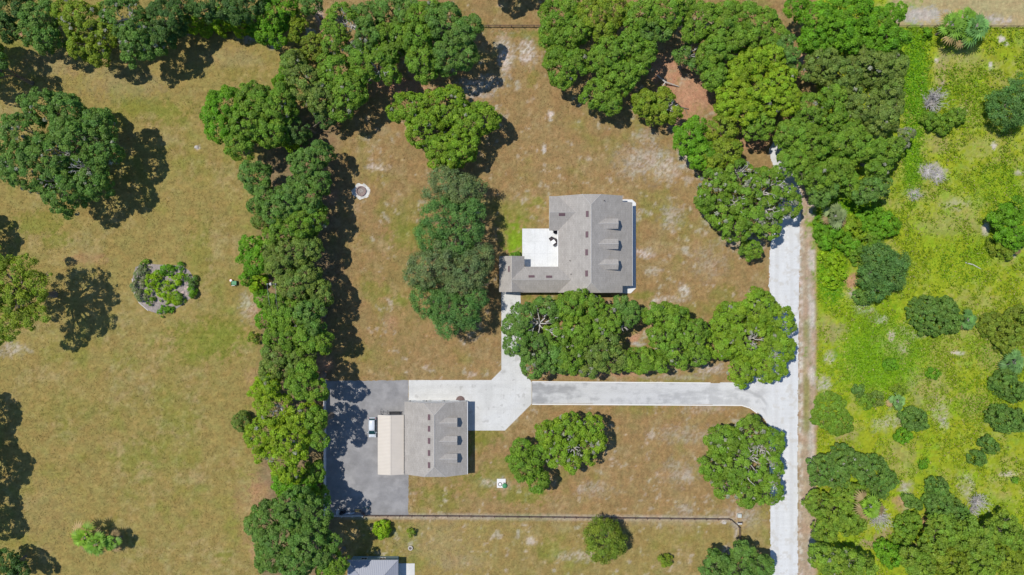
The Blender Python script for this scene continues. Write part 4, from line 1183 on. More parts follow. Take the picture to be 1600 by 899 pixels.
rail_fence([(1395,43.5),(1480,44),(1630,44.5)], 'dark thin fence behind the fan palm clump, between mown field and scrub', rails=(.4,.8,1.15), rw=.03, pw=.05, hgt=1.2, step=3)
rail_fence([(520,806),(568,805.6)], 'short pale rail fence section in tree shade behind the heaped tubs', mt='vinyl')
# pale panel fence on the west side of the pad
a, b_ = Vector(W(509.5,594)[:2]), Vector(W(509.5,806)[:2])
f = empty('panel_fence', (a.x, a.y, 0), 'pale panel fence along the west side of the grey parking pad under the trees', 'fence')
n = 12
for q in range(n+1):
    yy = a.y+(b_.y-a.y)*q/n
    MB().box(a.x-.07,a.x+.07,yy-.07,yy+.07,0,1.95).build('post', M['vinyl'], f)
    if q < n:
        y2 = a.y+(b_.y-a.y)*(q+1)/n
        MB().box(a.x-.03,a.x+.03,y2+.08,yy-.08,.08,1.8).build('panel', M['vinyl'], f)
        MB().box(a.x-.05,a.x+.05,y2+.08,yy-.08,1.8,1.87).build('cap_rail', M['vinyl'], f)

# ------------------------------------------------------------------ palms
def palm(px, py, h, r, label, col=(.12,.19,.05), n=30, old=.15):
    n = int(n*.50)
    x, y, _ = W(px, py, h)
    root = empty('fan_palm', (x, y, 0), label, 'palm', 'fan palms')
    MB().tube([(x,y,-.1),(x+.05,y,h*.5),(x,y,h-.1)], [.24,.19,.2], 9).build('trunk', M['bark'], root)
    V, F, CL = [], [], []
    st = MB()
    for i in range(n):
        a = i*2.39996+random.uniform(-.2,.2); t = (i+.5)/n
        el = math.radians(72-85*t)+random.uniform(-.1,.1)
        R = r*S*(.48+.16*random.random()+.12*t)
        o = Vector((x,y,h)); d = Vector((math.cos(a)*math.cos(el), math.sin(a)*math.cos(el), math.sin(el)))
        hub = o+d*R*(.22+.68*t)+Vector((0,0,-R*.12*t))
        st.tube([o, (o+hub)/2+Vector((0,0,.08)), hub], [.03,.025,.02], 4)
        side = Vector((-math.sin(a), math.cos(a), 0)); upv = side.cross(d).normalized()
        if upv.z < 0: upv = -upv
        c0 = np.array(col)*random.uniform(.75,1.3)
        if t > 1-old: c0 = np.array((.38,.27,.12))*random.uniform(.7,1.2)
        L = R*.95
        for k_ in range(9):
            b = -1.3+2.6*k_/8
            bd = (d*math.cos(b)+side*math.sin(b)).normalized()
            tip = hub+bd*L*(1-.2*abs(b)/1.25)+Vector((0,0,-L*.38*random.uniform(.6,1.2)))
            mid = hub+bd*L*.5+upv*.03+Vector((0,0,-L*.05))
            ww = bd.cross(upv).normalized()*.17
            i0 = len(V); V += [hub-ww*.3, mid-ww, tip, mid+ww]; F.append((i0,i0+1,i0+2,i0+3)); CL.append(c0*random.uniform(.8,1.25))
    v = np.array([tuple(q) for q in V])-np.array((x,y,0))
    o = bpy.data.objects.new('fronds', np_mesh('fronds', v, np.array(F), [M['leaf']], facecol=np.array(CL))); o.parent = root; C.objects.link(o)
    st.build('frond_stems', M['deadwood'], root)
    return root
GP = (.17,.32,.035); BP = (.14,.29,.075); YP = (.21,.36,.030)
palm(1487, 40, 5.5, 24, 'fan palm on the west side of the clump against the thin fence', GP, 34)
palm(1508, 50, 4.5, 22, 'lowest fan palm in the middle of the clump by the thin fence', GP, 32)
palm(1525, 42, 5.5, 24, 'blue-green fan palm on the east side of the clump by the thin fence', BP, 34, .08)
palm(1510, 28, 5, 20, 'fan palm at the back of the clump, reaching over the mown field', GP, 30, .05)
palm(132, 840, 4.6, 23, 'leftmost yellow-green fan palm standing alone in the west field', YP, 32)
palm(151, 850, 4.6, 23, 'middle fan palm of the clump in the west field', GP, 32)
palm(174, 849, 3.8, 15, 'smallest fan palm of the clump in the west field', GP, 24)
palm(1305, 338, 4, 22, 'pale fan palm beside the dirt verge of the road', (.22,.28,.11), 28, .12)
palm(1360, 792, 7.5, 22, 'yellow-green fan palm growing out of the big scrub thicket', YP, 32, .22)
palm(1403, 628, 2.2, 15, 'silvery fan palm next to the round dark shrub', (.18,.32,.09), 26, .04)
palm(1585, 567, 2.6, 20, 'silvery fan palm at the right edge below the bright thicket', (.15,.29,.08), 28, .08)
palm(1512, 501, 3.0, 18, 'silvery palm fronds at the east end of the oval dark thicket', (.14,.29,.07), 26, .04)
palm(1590, 385, 3.0, 12, 'small fan palm in the thicket at the right edge', GP, 22)

# ------------------------------------------------------------------ dead bushes
def dead_bush(px, py, r, h, label, n=46, name='dead_bush', cat='dead bush', group='bare grey bushes'):
    x, y, _ = W(px, py, h*.5); b = MB(); rr = r*S
    for q in range(n):
        a = random.uniform(0, 6.283); l = rr*random.uniform(.4,1)
        e = (x+math.cos(a)*l, y+math.sin(a)*l, h*random.uniform(.25,1))
        pts = limb(b, (x+random.uniform(-.2,.2),y+random.uniform(-.2,.2),0), e, .06, .02, .4, 3)
        for w_ in range(4):
            p = pts[random.choice((1,2,3))]; a2 = a+random.uniform(-1.3,1.3)
            limb(b, p, (p.x+math.cos(a2)*rr*.35, p.y+math.sin(a2)*rr*.35, max(.1,p.z+random.uniform(-.1,.6))), .025, .01, .4, 2)
    return tag(center(b.build(name, M['deadwood']), x, y), label, cat, group)
dead_bush(1458, 160, 17, 3.2, 'bare grey bush with a pale upright stem in the scrub below the palm clump', 70)
dead_bush(1462, 148, 10, 3.6, 'narrow bare grey bush top just above the larger grey bush', 40)
dead_bush(1528, 785, 14, 2.6, 'bare silvery bush at the north edge of the southern thicket', 60)
dead_bush(1523, 798, 9, 2.0, 'small bare silvery bush touching the southern thicket', 34)
dead_bush(1374, 808, 18, 3.0, 'greyish twiggy bush east of the yellow-green palm', 60)
dead_bush(1450, 268, 14, .4, 'low grey mat of dead twigs in the scrub', 60)
dead_bush(1465, 276, 14, .4, 'low grey mat of dead twigs south-east of the other mat', 60)
dead_bush(1428, 305, 11, .35, 'small low patch of dead twigs near the grove corner', 40)
dead_bush(1578, 575, 9, 1.2, 'dead branches under the silvery palm at the right edge', 30)
x0, y0, _ = W(1508, 411); x1, y1, _ = W(1532, 421)
b = MB(); b.tube([(x0,y0,.15),((x0+x1)/2,(y0+y1)/2+.2,.2),(x1,y1,.12)], [.14,.12,.06], 7)
tag(b.build('fallen_log', M['bare']), 'grey fallen log lying in the bright scrub', 'log')
# fallen limb in the clearing
b = MB()
P0 = Vector(W(1026,118,1.5)); P1 = Vector(W(1040,129,1.2)); P2 = Vector(W(1061,136,.3)); P3 = Vector(W(1022,150,1.0)); P4 = Vector(W(1052,158,.8)); P5 = Vector(W(1076,171,.3))
b.tube([P0,P1,P2], [.12,.17,.07], 7); b.tube([P1,(P1+P3)/2+Vector((.2,.1,0)),P3], [.13,.1,.05], 7); b.tube([P3+Vector((.4,0,-.2)),P4], [.08,.05], 6)
tag(b.build('fallen_branch', M['bare']), 'pale forked fallen branch at the edge of the reddish clearing', 'fallen branch')
b = MB(); b.tube([W(1052,160,.3),W(1064,168,.5),W(1076,171,.25)], [.06,.1,.1], 6); b.tube([W(1070,170,.4),W(1074,180,.2)], .06, 6)
tag(b.build('fallen_branch', M['bark']), 'dark fallen branch lying on the reddish clearing', 'fallen branch')

# ------------------------------------------------------------------ trees  (kind, tint, height, lobes, label, extras)
T = [
# north-west edge
('o','K',12,[(12,12,28),(5,45,18)],'dark oak cropped by the top left corner',{}),
('o','D',11,[(58,26,27),(68,58,24),(42,52,18)],'dark oak second from the top left corner, above the big ground shadow',{}),
('o','Y',12,[(130,35,36),(125,72,20),(150,82,18),(100,18,20),(160,50,22)],'yellowish oak at the top between two darker oaks of the left field',{'moss':.06}),
('o','D',13,[(190,25,34),(215,60,30),(236,72,18),(205,88,14)],'dark mossy oak at the top whose shadow points into the left field',{'moss':.08,'bare':[(195,30,14)]}),
('o','K',12,[(262,22,32),(250,58,20),(280,8,20)],'darkest oak at the top, above the wide shadow with a pink leaf patch',{}),
('o','K',13,[(318,4,26),(345,10,20)],'dark oak behind the lime shrubs at the top edge, left one',{}),
('o','K',13,[(385,2,26),(365,14,18)],'dark oak behind the lime shrubs at the top edge, right one',{}),
('f','L',3.6,[(300,38,13),(290,30,8)],'lime shrub at the left end of the shrub row at the top',{}),
('f','B',3.4,[(322,42,14),(333,30,9)],'second lime shrub from the left in the row at the top',{}),
('f','L',3.8,[(347,38,16),(340,22,9)],'third lime shrub from the left in the row at the top, with two lighter tips',{}),
('f','L',3.8,[(374,38,16),(376,24,10)],'fourth lime shrub from the left in the row at the top',{}),
('f','V',3.2,[(396,46,11)],'small vivid shrub at the right end of the shrub row at the top',{}),
('o','V',9,[(425,22,28),(415,48,18),(432,58,12),(445,8,20)],'vivid green tree at the east end of the lime shrub row',{}),
('f','Y',6,[(463,40,13),(468,24,10),(459,58,9)],'narrow olive tree beside the bare sandy gap at the top',{}),
('o','D',9,[(486,8,14)],'small dark oak cropped by the top edge beside the sandy gap',{}),
('o','G',15,[(-66,82,48)],'oak beyond the left edge whose shadow covers the upper left corner of the field',{}),
('o','D',12,[(-3,95,12),(-10,118,12)],'small dark crown touching the left edge within the big shadow',{}),
('o','G',11,[(-66,362,38)],'oak beyond the left edge whose round shadow lies above the pine',{}),
('o','G',13,[(-84,655,34),(-80,632,18)],'oak beyond the left edge casting the uppermost of the lower left shadows',{}),
('o','D',14,[(-82,742,40),(-88,700,26)],'oak beyond the left edge casting the spiky lower left shadow',{}),
('o','G',14,[(-90,805,34),(-84,835,26)],'oak beyond the left edge casting the second shadow from the bottom left corner',{}),
('o','K',8,[(4,884,22),(28,896,13)],'dark oak in the bottom left corner inside its own shadow',{}),
# the lone ones in the west field
('o','D',14.5,[(60,165,28),(100,172,26),(152,195,25),(30,205,33),(115,220,42),(40,262,40),(95,298,36),(158,235,26),(142,283,27),(10,245,26),(80,250,40)],'great round oak standing in the upper left field',{'moss':.05,'gap':.14,'bare':[(95,240,14),(125,265,10),(80,285,10)]}),
('p','Y',16,[(35,415,18),(12,435,20),(52,442,15),(25,478,22),(58,466,12),(12,512,17),(43,502,15),(75,432,10),(0,470,16),(40,448,16),(60,490,14),(28,498,14),(66,448,12),(22,458,16),(-20,430,22),(-25,480,24),(-5,402,16),(-8,525,16),(-42,455,20)],'open-crowned pine at the left edge with its lacy shadow beside it',{'gap':.2}),
# tree line between the west field and the lot, from the top
('o','V',11,[(352,165,30),(340,198,22),(325,180,12)],'westernmost rounded oak of the tree line, bulging into the left field',{}),
('o','G',12,[(395,155,28),(382,195,30),(372,228,22)],'bright oak just east of the bulging round oak in the tree line',{}),
('o','G',12,[(428,170,30),(422,205,26),(442,148,18)],'oak in the tree line west of the dark hollow',{'moss':.04}),
('o','O',12,[(472,128,30),(500,152,26),(458,100,20)],'dull olive oak north of the dark hollow',{'moss':.06}),
('o','G',12,[(522,112,28),(545,142,26),(530,165,20)],'oak with broad dull crown east of the olive oak above the sunny lawn',{'moss':.04}),
('o','K',8,[(462,205,20),(505,185,16)],'low dark tree in the hollow of the tree line',{'gap':.3}),
('f','L',5,[(454,225,10)],'small lime tree alone in the dark hollow',{}),
('f','S',6,[(490,72,20),(466,90,13)],'olive tree with a reddish touch beside the sandy gap',{}),
('f','V',3.6,[(446,112,10),(452,96,7)],'vivid shrub at the corner of the left field, upper one',{}),
('f','V',3.4,[(436,128,10)],'vivid shrub at the corner of the left field, lower one',{}),
('o','G',12,[(535,32,26),(520,68,20),(515,40,14)],'pale-branched oak near the top edge east of the sandy gap',{'moss':.14,'bare':[(535,32,11),(548,40,10)]}),
('o','D',12,[(570,25,22),(575,55,22),(560,75,18)],'mossy dark oak near the top between two pale-branched ones',{'moss':.10,'gap':.16}),
('o','G',12,[(572,98,28),(598,90,22),(610,115,14)],'oak with white forked limbs above the pink leaf litter',{'moss':.07,'bare':[(590,108,15),(562,80,8)]}),
('o','G',12,[(598,55,22),(625,55,20),(612,78,16)],'oak in the middle of the upper grove, left of the dark cleft',{'moss':.05}),
('o','D',12,[(605,12,24),(635,15,22)],'dark oak at the top edge west of the large paired crowns',{'moss':.05}),
('o','G',13,[(652,60,26),(658,95,24),(665,115,14)],'large oak just east of the dark cleft in the upper grove',{}),
('o','D',14,[(690,30,30),(715,55,28),(725,85,20),(700,88,26),(735,40,16)],'large dark oak at the east end of the upper grove, shading the sand',{}),
('o','G',13,[(668,20,22),(650,25,16)],'oak at the top edge behind the large paired crowns',{'moss':.05}),
('o','E',10.5,[(640,165,24),(662,200,30),(700,165,30),(732,188,32),(757,185,24),(690,230,24),(720,228,28),(682,252,12),(703,246,16),(620,175,14),(675,165,22)],'bright yellow-green oak standing alone on the lawn north-west of the house',{'moss':.03}),
('o','D',12,[(398,278,24),(412,302,18),(385,268,12),(400,322,13)],'dark oak on the west side of the tree line below the round oaks',{}),
('o','D',10.5,[(478,258,28),(498,240,20),(498,285,18),(468,288,18)],'blue-green oak west of the fire pit',{}),
('o','D',13,[(452,312,24),(430,330,22),(478,318,22)],'dark oak of the tree line south-west of the fire pit',{}),
('f','O',5.5,[(406,346,13),(418,335,8)],'small olive bushy tree on the west side of the tree line',{}),
('o','G',12,[(470,350,26),(444,358,24),(490,340,20),(424,372,15)],'oak in the middle of the tree line above the olive crowns',{'moss':.04}),
('o','V',9,[(390,385,18),(400,410,20),(385,405,14),(410,390,14)],'vivid deep green tree bulging west above the utility pole',{}),
('o','O',12,[(455,395,26),(480,388,22),(438,412,22),(425,395,14)],'olive oak east of the vivid deep green tree',{}),
('f','V',3.5,[(385,436,11)],'vivid shrub by the green garden cart',{}),
('f','L',3.2,[(405,440,12),(398,452,8)],'lime shrub just west of the utility pole',{}),
('o','O',12,[(462,448,27),(478,435,22),(496,455,18),(506,466,12),(444,442,16)],'olive oak east of the utility pole',{}),
('f','V',6,[(410,468,14),(412,500,14)],'vivid narrow tree at the west margin just below the utility pole',{}),
('o','G',11,[(432,480,22),(455,490,24),(440,508,16)],'bright oak with a curved white limb below the utility pole',{'bare':[(452,512,13)]}),
('o','D',12,[(478,490,20),(498,480,12),(490,515,16)],'dark oak east of the one with the curved white limb',{}),
('o','G',12,[(450,528,25),(480,530,24),(502,537,16),(428,528,15)],'oak south of the curved white limb in the tree line',{}),
('f','S',3.0,[(396,528,9)],'little branch-like shrub sticking out of the tree line into the left field',{'gap':.3}),
('o','O',11,[(432,555,25),(424,580,20),(446,582,16),(466,562,22),(482,552,12)],'olive oak at the waist of the tree line above the lime oak',{}),
('f','L',6,[(418,600,18),(402,612,14)],'lime bushy tree on the north-west side of the big lime oak',{}),
('o','G',15,[(470,600,24),(492,612,18),(478,580,16)],'darker green oak between the lime oak and the grey pad',{}),
('o','B',14,[(425,642,28),(408,682,26),(452,690,32),(468,655,24),(440,722,24),(406,712,13),(455,742,16),(420,610,16)],'big lime-green oak on the west side of the grey pad',{'moss':.05,'gap':.16,'bare':[(435,640,10)]}),
('o','G',13.5,[(492,655,18),(498,688,14)],'oak reaching over the pale panel fence by the grey pad',{}),
('f','O',3.8,[(376,661,16)],'dull round shrub at the west foot of the big lime oak',{}),
('o','V',10,[(442,760,18),(468,765,22),(432,755,10)],'vivid green tree below the big lime oak',{}),
('o','G',7.5,[(490,742,18),(499,775,13)],'oak at the pad fence below the big lime oak',{}),
('o','D',14,[(418,812,28),(398,822,16),(440,848,34),(420,872,24),(412,840,18)],'west half of the massive dark oak pair in the bottom tree line',{}),
('o','D',16,[(460,798,32),(488,805,26),(482,850,34),(462,885,28),(500,870,18),(520,850,12)],'east half of the massive dark oak pair, shading the pad corner',{}),
('o','G',12,[(528,882,16),(508,893,16)],'oak at the bottom edge touching the metal-roofed house',{}),
# house lawn trees
('o','G',11,[(778,-38,26)],'oak beyond the top edge whose shadow reaches toward the rail fence, left one',{}),
('o','G',10,[(812,-42,20)],'oak beyond the top edge whose shadow reaches toward the rail fence, right one',{}),
('w','U',10.5,[(698,287,25),(724,300,26),(680,300,16),(745,294,13),(692,272,13)],'feathery tree at the north end of the row west of the house',{}),
('w','W',12,[(688,342,30),(720,348,30),(738,328,19),(672,368,24),(712,376,26),(740,362,16)],'second feathery tree from the north in the row west of the house',{}),
('w','U',12,[(668,420,29),(700,412,28),(736,422,28),(754,404,20),(648,430,17),(718,442,22),(690,395,20)],'greyish olive feathery tree in the row beside the house wing',{}),
('w','W',11,[(666,472,23),(698,482,29),(724,487,26),(700,508,18),(742,468,18),(735,500,14),(655,462,13)],'fresh green feathery tree at the south end of the row west of the house',{}),
('o','D',11,[(820,500,28),(808,535,22),(852,488,24),(840,550,28),(832,575,18),(868,562,22),(800,510,14)],'oak with a bare radiating hollow beside the walk south of the house',{'bare':[(846,505,25)],'moss':.05}),
('o','G',11,[(890,482,24),(905,518,26),(888,560,26),(872,525,20)],'second oak from the walk in the row south of the house',{'moss':.05}),
('o','G',10.5,[(928,480,20),(907,464,13),(950,500,24),(935,515,18)],'oak of the southern row touching the roof edge',{'moss':.05}),
('o','O',10.5,[(935,552,26),(962,562,22),(918,575,16),(950,530,16)],'olive oak of the southern row overhanging the lane',{'moss':.06}),
('o','D',9.5,[(985,490,18),(970,478,13)],'dark smaller oak of the southern row above the reddish gap',{'bare':[(975,508,9)]}),
('o','G',9.5,[(1005,562,20),(986,568,15)],'oak of the southern row just below the reddish gap',{}),
('o','G',10.5,[(1050,500,26),(1080,520,26),(1060,550,26),(1036,530,22),(1090,555,18),(1022,492,15),(1030,570,14)],'broad oak in the row directly right of the reddish gap',{'moss':.04}),
('o','E',11,[(1150,498,28),(1190,480,28),(1222,500,22),(1175,530,36),(1215,545,28),(1132,540,24),(1160,582,22),(1205,575,24),(1130,510,18)],'large bright oak in the corner where the lane meets the white road',{'moss':.05,'bare':[(1178,530,12),(1208,560,8)]}),
('o','G',11,[(1130,690,24),(1175,678,26),(1205,692,22),(1118,730,22),(1160,730,30),(1200,730,28),(1132,762,18),(1170,775,20),(1205,770,20)],'large oak with many white bare limbs, south of the lane by the road',{'moss':.10,'bare':[(1175,720,18),(1195,705,12),(1165,745,12)]}),
('o','E',9,[(860,680,22),(890,675,26),(925,670,20),(915,705,22),(872,710,24),(934,692,15),(897,722,16)],'bright moss-flecked oak on the lawn right of the garage',{'moss':.12,'bare':[(895,700,10)]}),
('o','G',8.5,[(815,705,17),(822,733,23),(842,755,17),(808,722,14),(842,712,15)],'darker small oak touching the west side of the moss-flecked oak',{}),
('w','S',7,[(945,832,22),(954,850,23),(940,860,20),(934,843,18),(945,845,28)],'soft round feathery tree on the strip below the long rail fence',{}),
('o','D',9,[(1160,868,18),(1120,885,22),(1155,892,26),(1190,886,18),(1105,890,12)],'dark oak at the bottom edge beside the white road',{}),
('f','L',3.0,[(596,829,13)],'round lime shrub below the corner of the grey pad',{}),
('f','S',1.8,[(643,834,7)],'tiny yellowish shrub north of the planter ring',{}),
('f','Y',2.2,[(1040,877,10)],'small round shrub alone near the bottom edge',{}),
# north grove
('o','G',11,[(872,22,26),(862,52,20),(892,12,18)],'oak at the west end of the north grove by the rail fence',{}),
('o','Y',12,[(930,20,28),(960,15,24),(945,45,20)],'yellowish oak at the top in the west part of the north grove',{}),
('o','G',11,[(885,62,22),(905,45,20),(868,88,16)],'oak behind the west edge of the north grove',{}),
('o','G',11,[(880,110,24),(900,98,20),(862,100,13)],'oak above the small shadow at the south-west corner of the north grove',{'moss':.04}),
('o','G',12,[(955,82,28),(985,70,22),(935,95,18)],'oak in the heart of the western north grove',{}),
('o','G',12,[(1000,25,24),(985,40,14)],'oak at the top edge of the north grove, right of the yellowish one',{}),
('o','G',12,[(1045,15,28),(1020,30,16),(1068,8,16)],'bright oak at the top left of the narrow dark cleft',{}),
('o','D',11,[(1012,50,20),(1035,50,14)],'small dark oak just north-west of the reddish clearing',{}),
('o','G',11.5,[(972,118,26),(1000,98,18),(1012,82,15),(950,112,16)],'broad oak west of the reddish clearing',{}),
('o','G',10,[(940,145,24),(958,162,16),(922,152,14)],'oak forming the southernmost lobe of the north grove over the lawn',{}),
('o','Y',8,[(1008,160,20),(1038,158,18),(1030,180,16),(1055,178,12)],'low oak under the pale forked fallen branch',{'bare':[(1048,168,8)]}),
('o','G',12,[(1100,28,28),(1130,42,26),(1085,48,18),(1140,18,18)],'oak at the top right of the narrow dark cleft',{}),
('o','G',12,[(1120,75,20),(1150,60,20),(1140,80,14)],'oak north-east of the reddish clearing',{}),
('o','D',8,[(1070,85,14),(1090,100,12)],'dark low tree at the shady north rim of the clearing',{'gap':.3,'bare':[(1078,84,8)]}),
('o','G',12,[(1190,38,28),(1212,55,22),(1170,22,18),(1182,62,16)],'oak near the top in the middle of the wide north grove',{}),
('o','G',11,[(1110,90,20),(1120,118,20)],'oak on the east rim of the reddish clearing',{}),
('o','B',12,[(1180,95,24),(1160,112,22),(1208,90,20)],'yellow-green oak in the middle of the north grove',{}),
('o','D',12,[(1235,85,15),(1228,65,14),(1240,100,10)],'narrow dark oak beside the small white gap in the grove',{'moss':.05}),
('o','B',12,[(1150,150,26),(1180,142,24),(1168,172,22),(1135,165,16)],'bright oak south-east of the reddish clearing',{}),
('o','B',12,[(1222,128,26),(1232,155,22),(1202,160,20)],'bright oak south of the small white gap in the grove',{'moss':.04}),
('o','V',12,[(1280,28,28),(1310,50,28),(1272,62,20),(1245,10,16)],'vivid oak at the top edge east of the narrow dark oak',{}),
('o','V',12,[(1332,18,28),(1350,48,20),(1330,66,16)],'vivid oak second from the east end of the top edge of the grove',{}),
('o','V',11,[(1372,38,26),(1392,60,22),(1398,22,18),(1360,68,16),(1412,58,10)],'vivid oak at the north-east corner of the grove by the mown field',{}),
('o','O',11.5,[(1290,100,26),(1318,118,28),(1270,112,16)],'dull olive oak below the vivid ones',{'moss':.03}),
('o','O',11.5,[(1372,108,28),(1402,100,20),(1390,140,22),(1348,92,18)],'dull olive oak at the east margin, upper one',{'moss':.03}),
('o','G',11.5,[(1268,170,26),(1298,182,26),(1305,152,20)],'dull oak in the centre of the eastern grove',{'moss':.04}),
('o','O',11.5,[(1348,168,26),(1382,185,24),(1330,150,18),(1400,168,14)],'dull olive oak at the east margin, lower one',{'moss':.05}),
('o','G',12,[(1242,210,26),(1270,225,28),(1250,245,20),(1232,248,16),(1256,272,15)],'broad oak east of the white sand spot',{}),
('o','G',12,[(1318,218,26),(1348,230,24),(1335,205,18)],'oak with a yellowish tip in the eastern grove',{}),
('f','X',7,[(1417,210,12),(1412,225,10)],'grey-mossy small tree poking out of the grove into the scrub',{'moss':.3}),
('o','G',11,[(1382,240,24),(1372,262,18),(1398,228,14)],'oak at the south-east margin of the grove',{'moss':.05}),
('o','G',11,[(1282,275,26),(1310,268,24),(1330,290,16)],'oak above the pale fan palm by the verge',{'moss':.04}),
('o','D',10,[(1282,306,16),(1298,298,12)],'dark small oak between the verge and the pale fan palm',{}),
('o','D',11,[(1362,295,18),(1380,290,15),(1345,305,12)],'dark oak at the southern tip of the eastern grove',{}),
('o','V',9,[(1078,215,22),(1098,240,22),(1068,228,14),(1090,196,14)],'vivid smooth oak bulging onto the lawn below the clearing',{}),
('o','Y',10,[(1130,200,24),(1138,234,22),(1118,248,16)],'yellowish oak just right of the vivid smooth one',{}),
('o','G',10,[(1190,195,22),(1175,205,14)],'small oak above the white sand spot',{}),
('o','G',11,[(1120,290,28),(1158,275,28),(1198,288,28),(1130,332,26),(1178,330,34),(1220,318,22),(1103,312,16),(1150,358,22),(1198,350,24),(1232,298,14),(1165,300,30),(1222,268,13),(1238,322,17)],'wide oak full of grey moss and white limbs west of the road bend',{'moss':.16,'gap':.14,'bare':[(1195,300,15),(1160,268,10),(1150,320,12),(1200,330,12),(1215,290,8)]}),
('f','G',6,[(1175,391,16)],'small round tree on the lawn at the south foot of the mossy oak',{}),
# scrub land
('w','W',8,[(1582,165,32),(1598,142,22),(1575,180,18)],'dark feathery thicket at the right edge, level with the grove',{}),
('f','G',3.6,[(1455,188,13),(1476,196,14),(1496,182,13)],'dark shrub under the bare grey bush with a pale stem',{}),
('o','V',7,[(1568,338,18),(1590,368,20),(1565,366,12),(1592,325,16),(1580,350,18)],'vivid dark tree at the right edge with white sand beside it',{'gap':.2}),
('f','Y',3.0,[(1560,385,14),(1575,395,10)],'low yellowish bush at the south foot of the vivid dark tree',{'gap':.2}),
('f','D',5,[(1442,492,22),(1462,500,26),(1482,500,22),(1450,480,18),(1478,482,18)],'oval dense dark thicket tree in the middle of the scrub',{'gap':.02}),
('f','S',4.2,[(1553,508,19),(1578,520,24),(1592,500,20),(1570,535,16)],'wide bright thicket at the right edge below the oval dark one',{'gap':.15}),
('f','D',4.4,[(1568,602,16),(1588,612,18),(1575,590,13)],'dark shrub at the right edge below the silvery palm',{'gap':.06}),
('f','D',5,[(1572,655,22),(1595,660,18),(1558,650,12)],'dense blue-green thicket tree at the right edge',{'gap':.02}),
('f','G',5,[(1300,638,22),(1312,660,22),(1286,656,15),(1296,622,10)],'rounded bright green thicket tree beside the dirt verge',{'gap':.02}),
('f','D',2.6,[(1342,610,8)],'tiny dark shrub north-east of the rounded bright thicket',{}),
('f','G',3.0,[(1355,628,11)],'small shrub between the rounded bright thicket and the silvery palm, left one',{}),
('f','O',3.0,[(1371,625,11)],'small shrub between the rounded bright thicket and the silvery palm, right one',{}),
('f','Y',2.4,[(1404,611,9)],'small olive shrub just above the silvery palm',{}),
('f','D',4.4,[(1428,655,19),(1438,664,10)],'round dark shrub east of the silvery palm',{'gap':.0}),
('f','V',3.2,[(1413,683,12)],'vivid round shrub tucked under the round dark one',{'gap':.02}),
('f','V',2.0,[(1443,725,7)],'small vivid shrub alone north of the thicket',{}),
('f','D',3.2,[(1545,694,13),(1552,700,9)],'dark shrub in the open scrub, upper one of two',{'gap':.1}),
('f','D',3.0,[(1528,716,12)],'dark shrub in the open scrub, lower one of two',{'gap':.1}),
('f','V',1.8,[(1458,585,9)],'small green tuft south of the oval dark thicket',{}),
('f','V',1.2,[(1586,750,5)],'tiny dark tuft near the right edge in the open scrub',{}),
('f','V',1.8,[(1448,53,9)],'small green shrub just below the thin fence, left of the palms',{}),
('f','D',6.5,[(1290,735,24),(1320,722,24),(1310,745,20),(1278,750,12)],'dark thicket tree beside the verge, left of a pair',{'moss':.05}),
('f','D',6.5,[(1362,738,26),(1385,752,18),(1345,730,18),(1375,765,16)],'dark thicket tree, right of the pair beside the verge',{'moss':.04}),
('f','H',6.5,[(1298,800,26),(1330,812,26),(1280,790,20),(1338,782,24),(1292,832,20),(1320,770,18)],'wide green thicket tree around the yellow-green palm',{'gap':.03}),
('f','G',4.2,[(1418,825,17),(1412,842,12),(1428,812,12)],'green shrub with sandy gaps on both sides in the south thicket',{}),
('f','D',4.0,[(1465,762,15),(1474,775,12)],'dark shrub at the north tip of the southern thicket',{'gap':.02}),
('f','D',5,[(1472,795,20),(1495,800,16),(1460,785,12)],'dark thicket tree west of the silvery bare bush',{'gap':.03}),
('f','D',2.6,[(1420,782,9),(1432,790,8)],'small dark shrub joined to the southern thicket',{}),
('o','H',8,[(1480,830,26),(1460,852,20),(1500,845,16)],'green tree in the middle of the southern thicket',{}),
('o','H',9,[(1528,848,26),(1518,825,16),(1545,830,14)],'tree left of the winding dark cleft in the southern thicket',{}),
('o','H',9,[(1570,832,20),(1590,842,18),(1575,815,12)],'tree right of the winding dark cleft in the southern thicket',{}),
('o','Y',9,[(1580,880,24),(1600,862,16)],'yellowish tree in the bottom right corner',{}),
('o','H',9,[(1530,890,24),(1550,875,16)],'tree at the bottom edge second from the right corner',{}),
('o','Y',8,[(1490,885,26),(1470,875,16)],'yellowish tree at the bottom edge third from the right corner',{}),
('o','H',8,[(1440,885,24),(1425,870,15)],'tree at the bottom edge below the sandy strip',{}),
('f','V',5,[(1395,870,18),(1385,858,12)],'vivid low tree at the bottom below the sandy strip',{}),
('o','H',11,[(1285,872,18),(1308,885,24),(1350,892,20),(1330,880,18)],'taller tree at the bottom edge beside the white road',{'moss':.05}),
('f','V',3.4,[(1300,352,17),(1288,365,12)],'vivid shrub mass right under the pale fan palm',{'gap':.12}),
('f','B',3.4,[(1330,352,17),(1345,362,12)],'bright shrub mass south-east of the pale fan palm',{'gap':.12}),
('f','V',4.0,[(1362,342,20),(1385,352,20),(1370,362,14)],'vivid shrub mass south of the grove tip',{'gap':.06}),
('w','W',7.5,[(1376,402,22),(1392,430,24),(1362,432,18),(1402,412,16),(1370,455,15)],'dark feathery tree in the scrub opposite the lane',{}),
('f','G',3.6,[(1340,395,13),(1348,408,10)],'shrub between the feathery tree and the verge',{'gap':.15}),
('f','D',3.0,[(1344,463,9),(1352,468,8)],'small dark shrub at the south-west foot of the feathery tree',{}),
('f','V',3.4,[(1318,374,15),(1332,386,13)],'vivid shrub filling the gap north of the pinkish bare patch',{'gap':.12}),
('f','G',3.6,[(1350,382,14),(1362,374,12)],'green shrub against the north-west side of the dark feathery tree',{'gap':.1}),
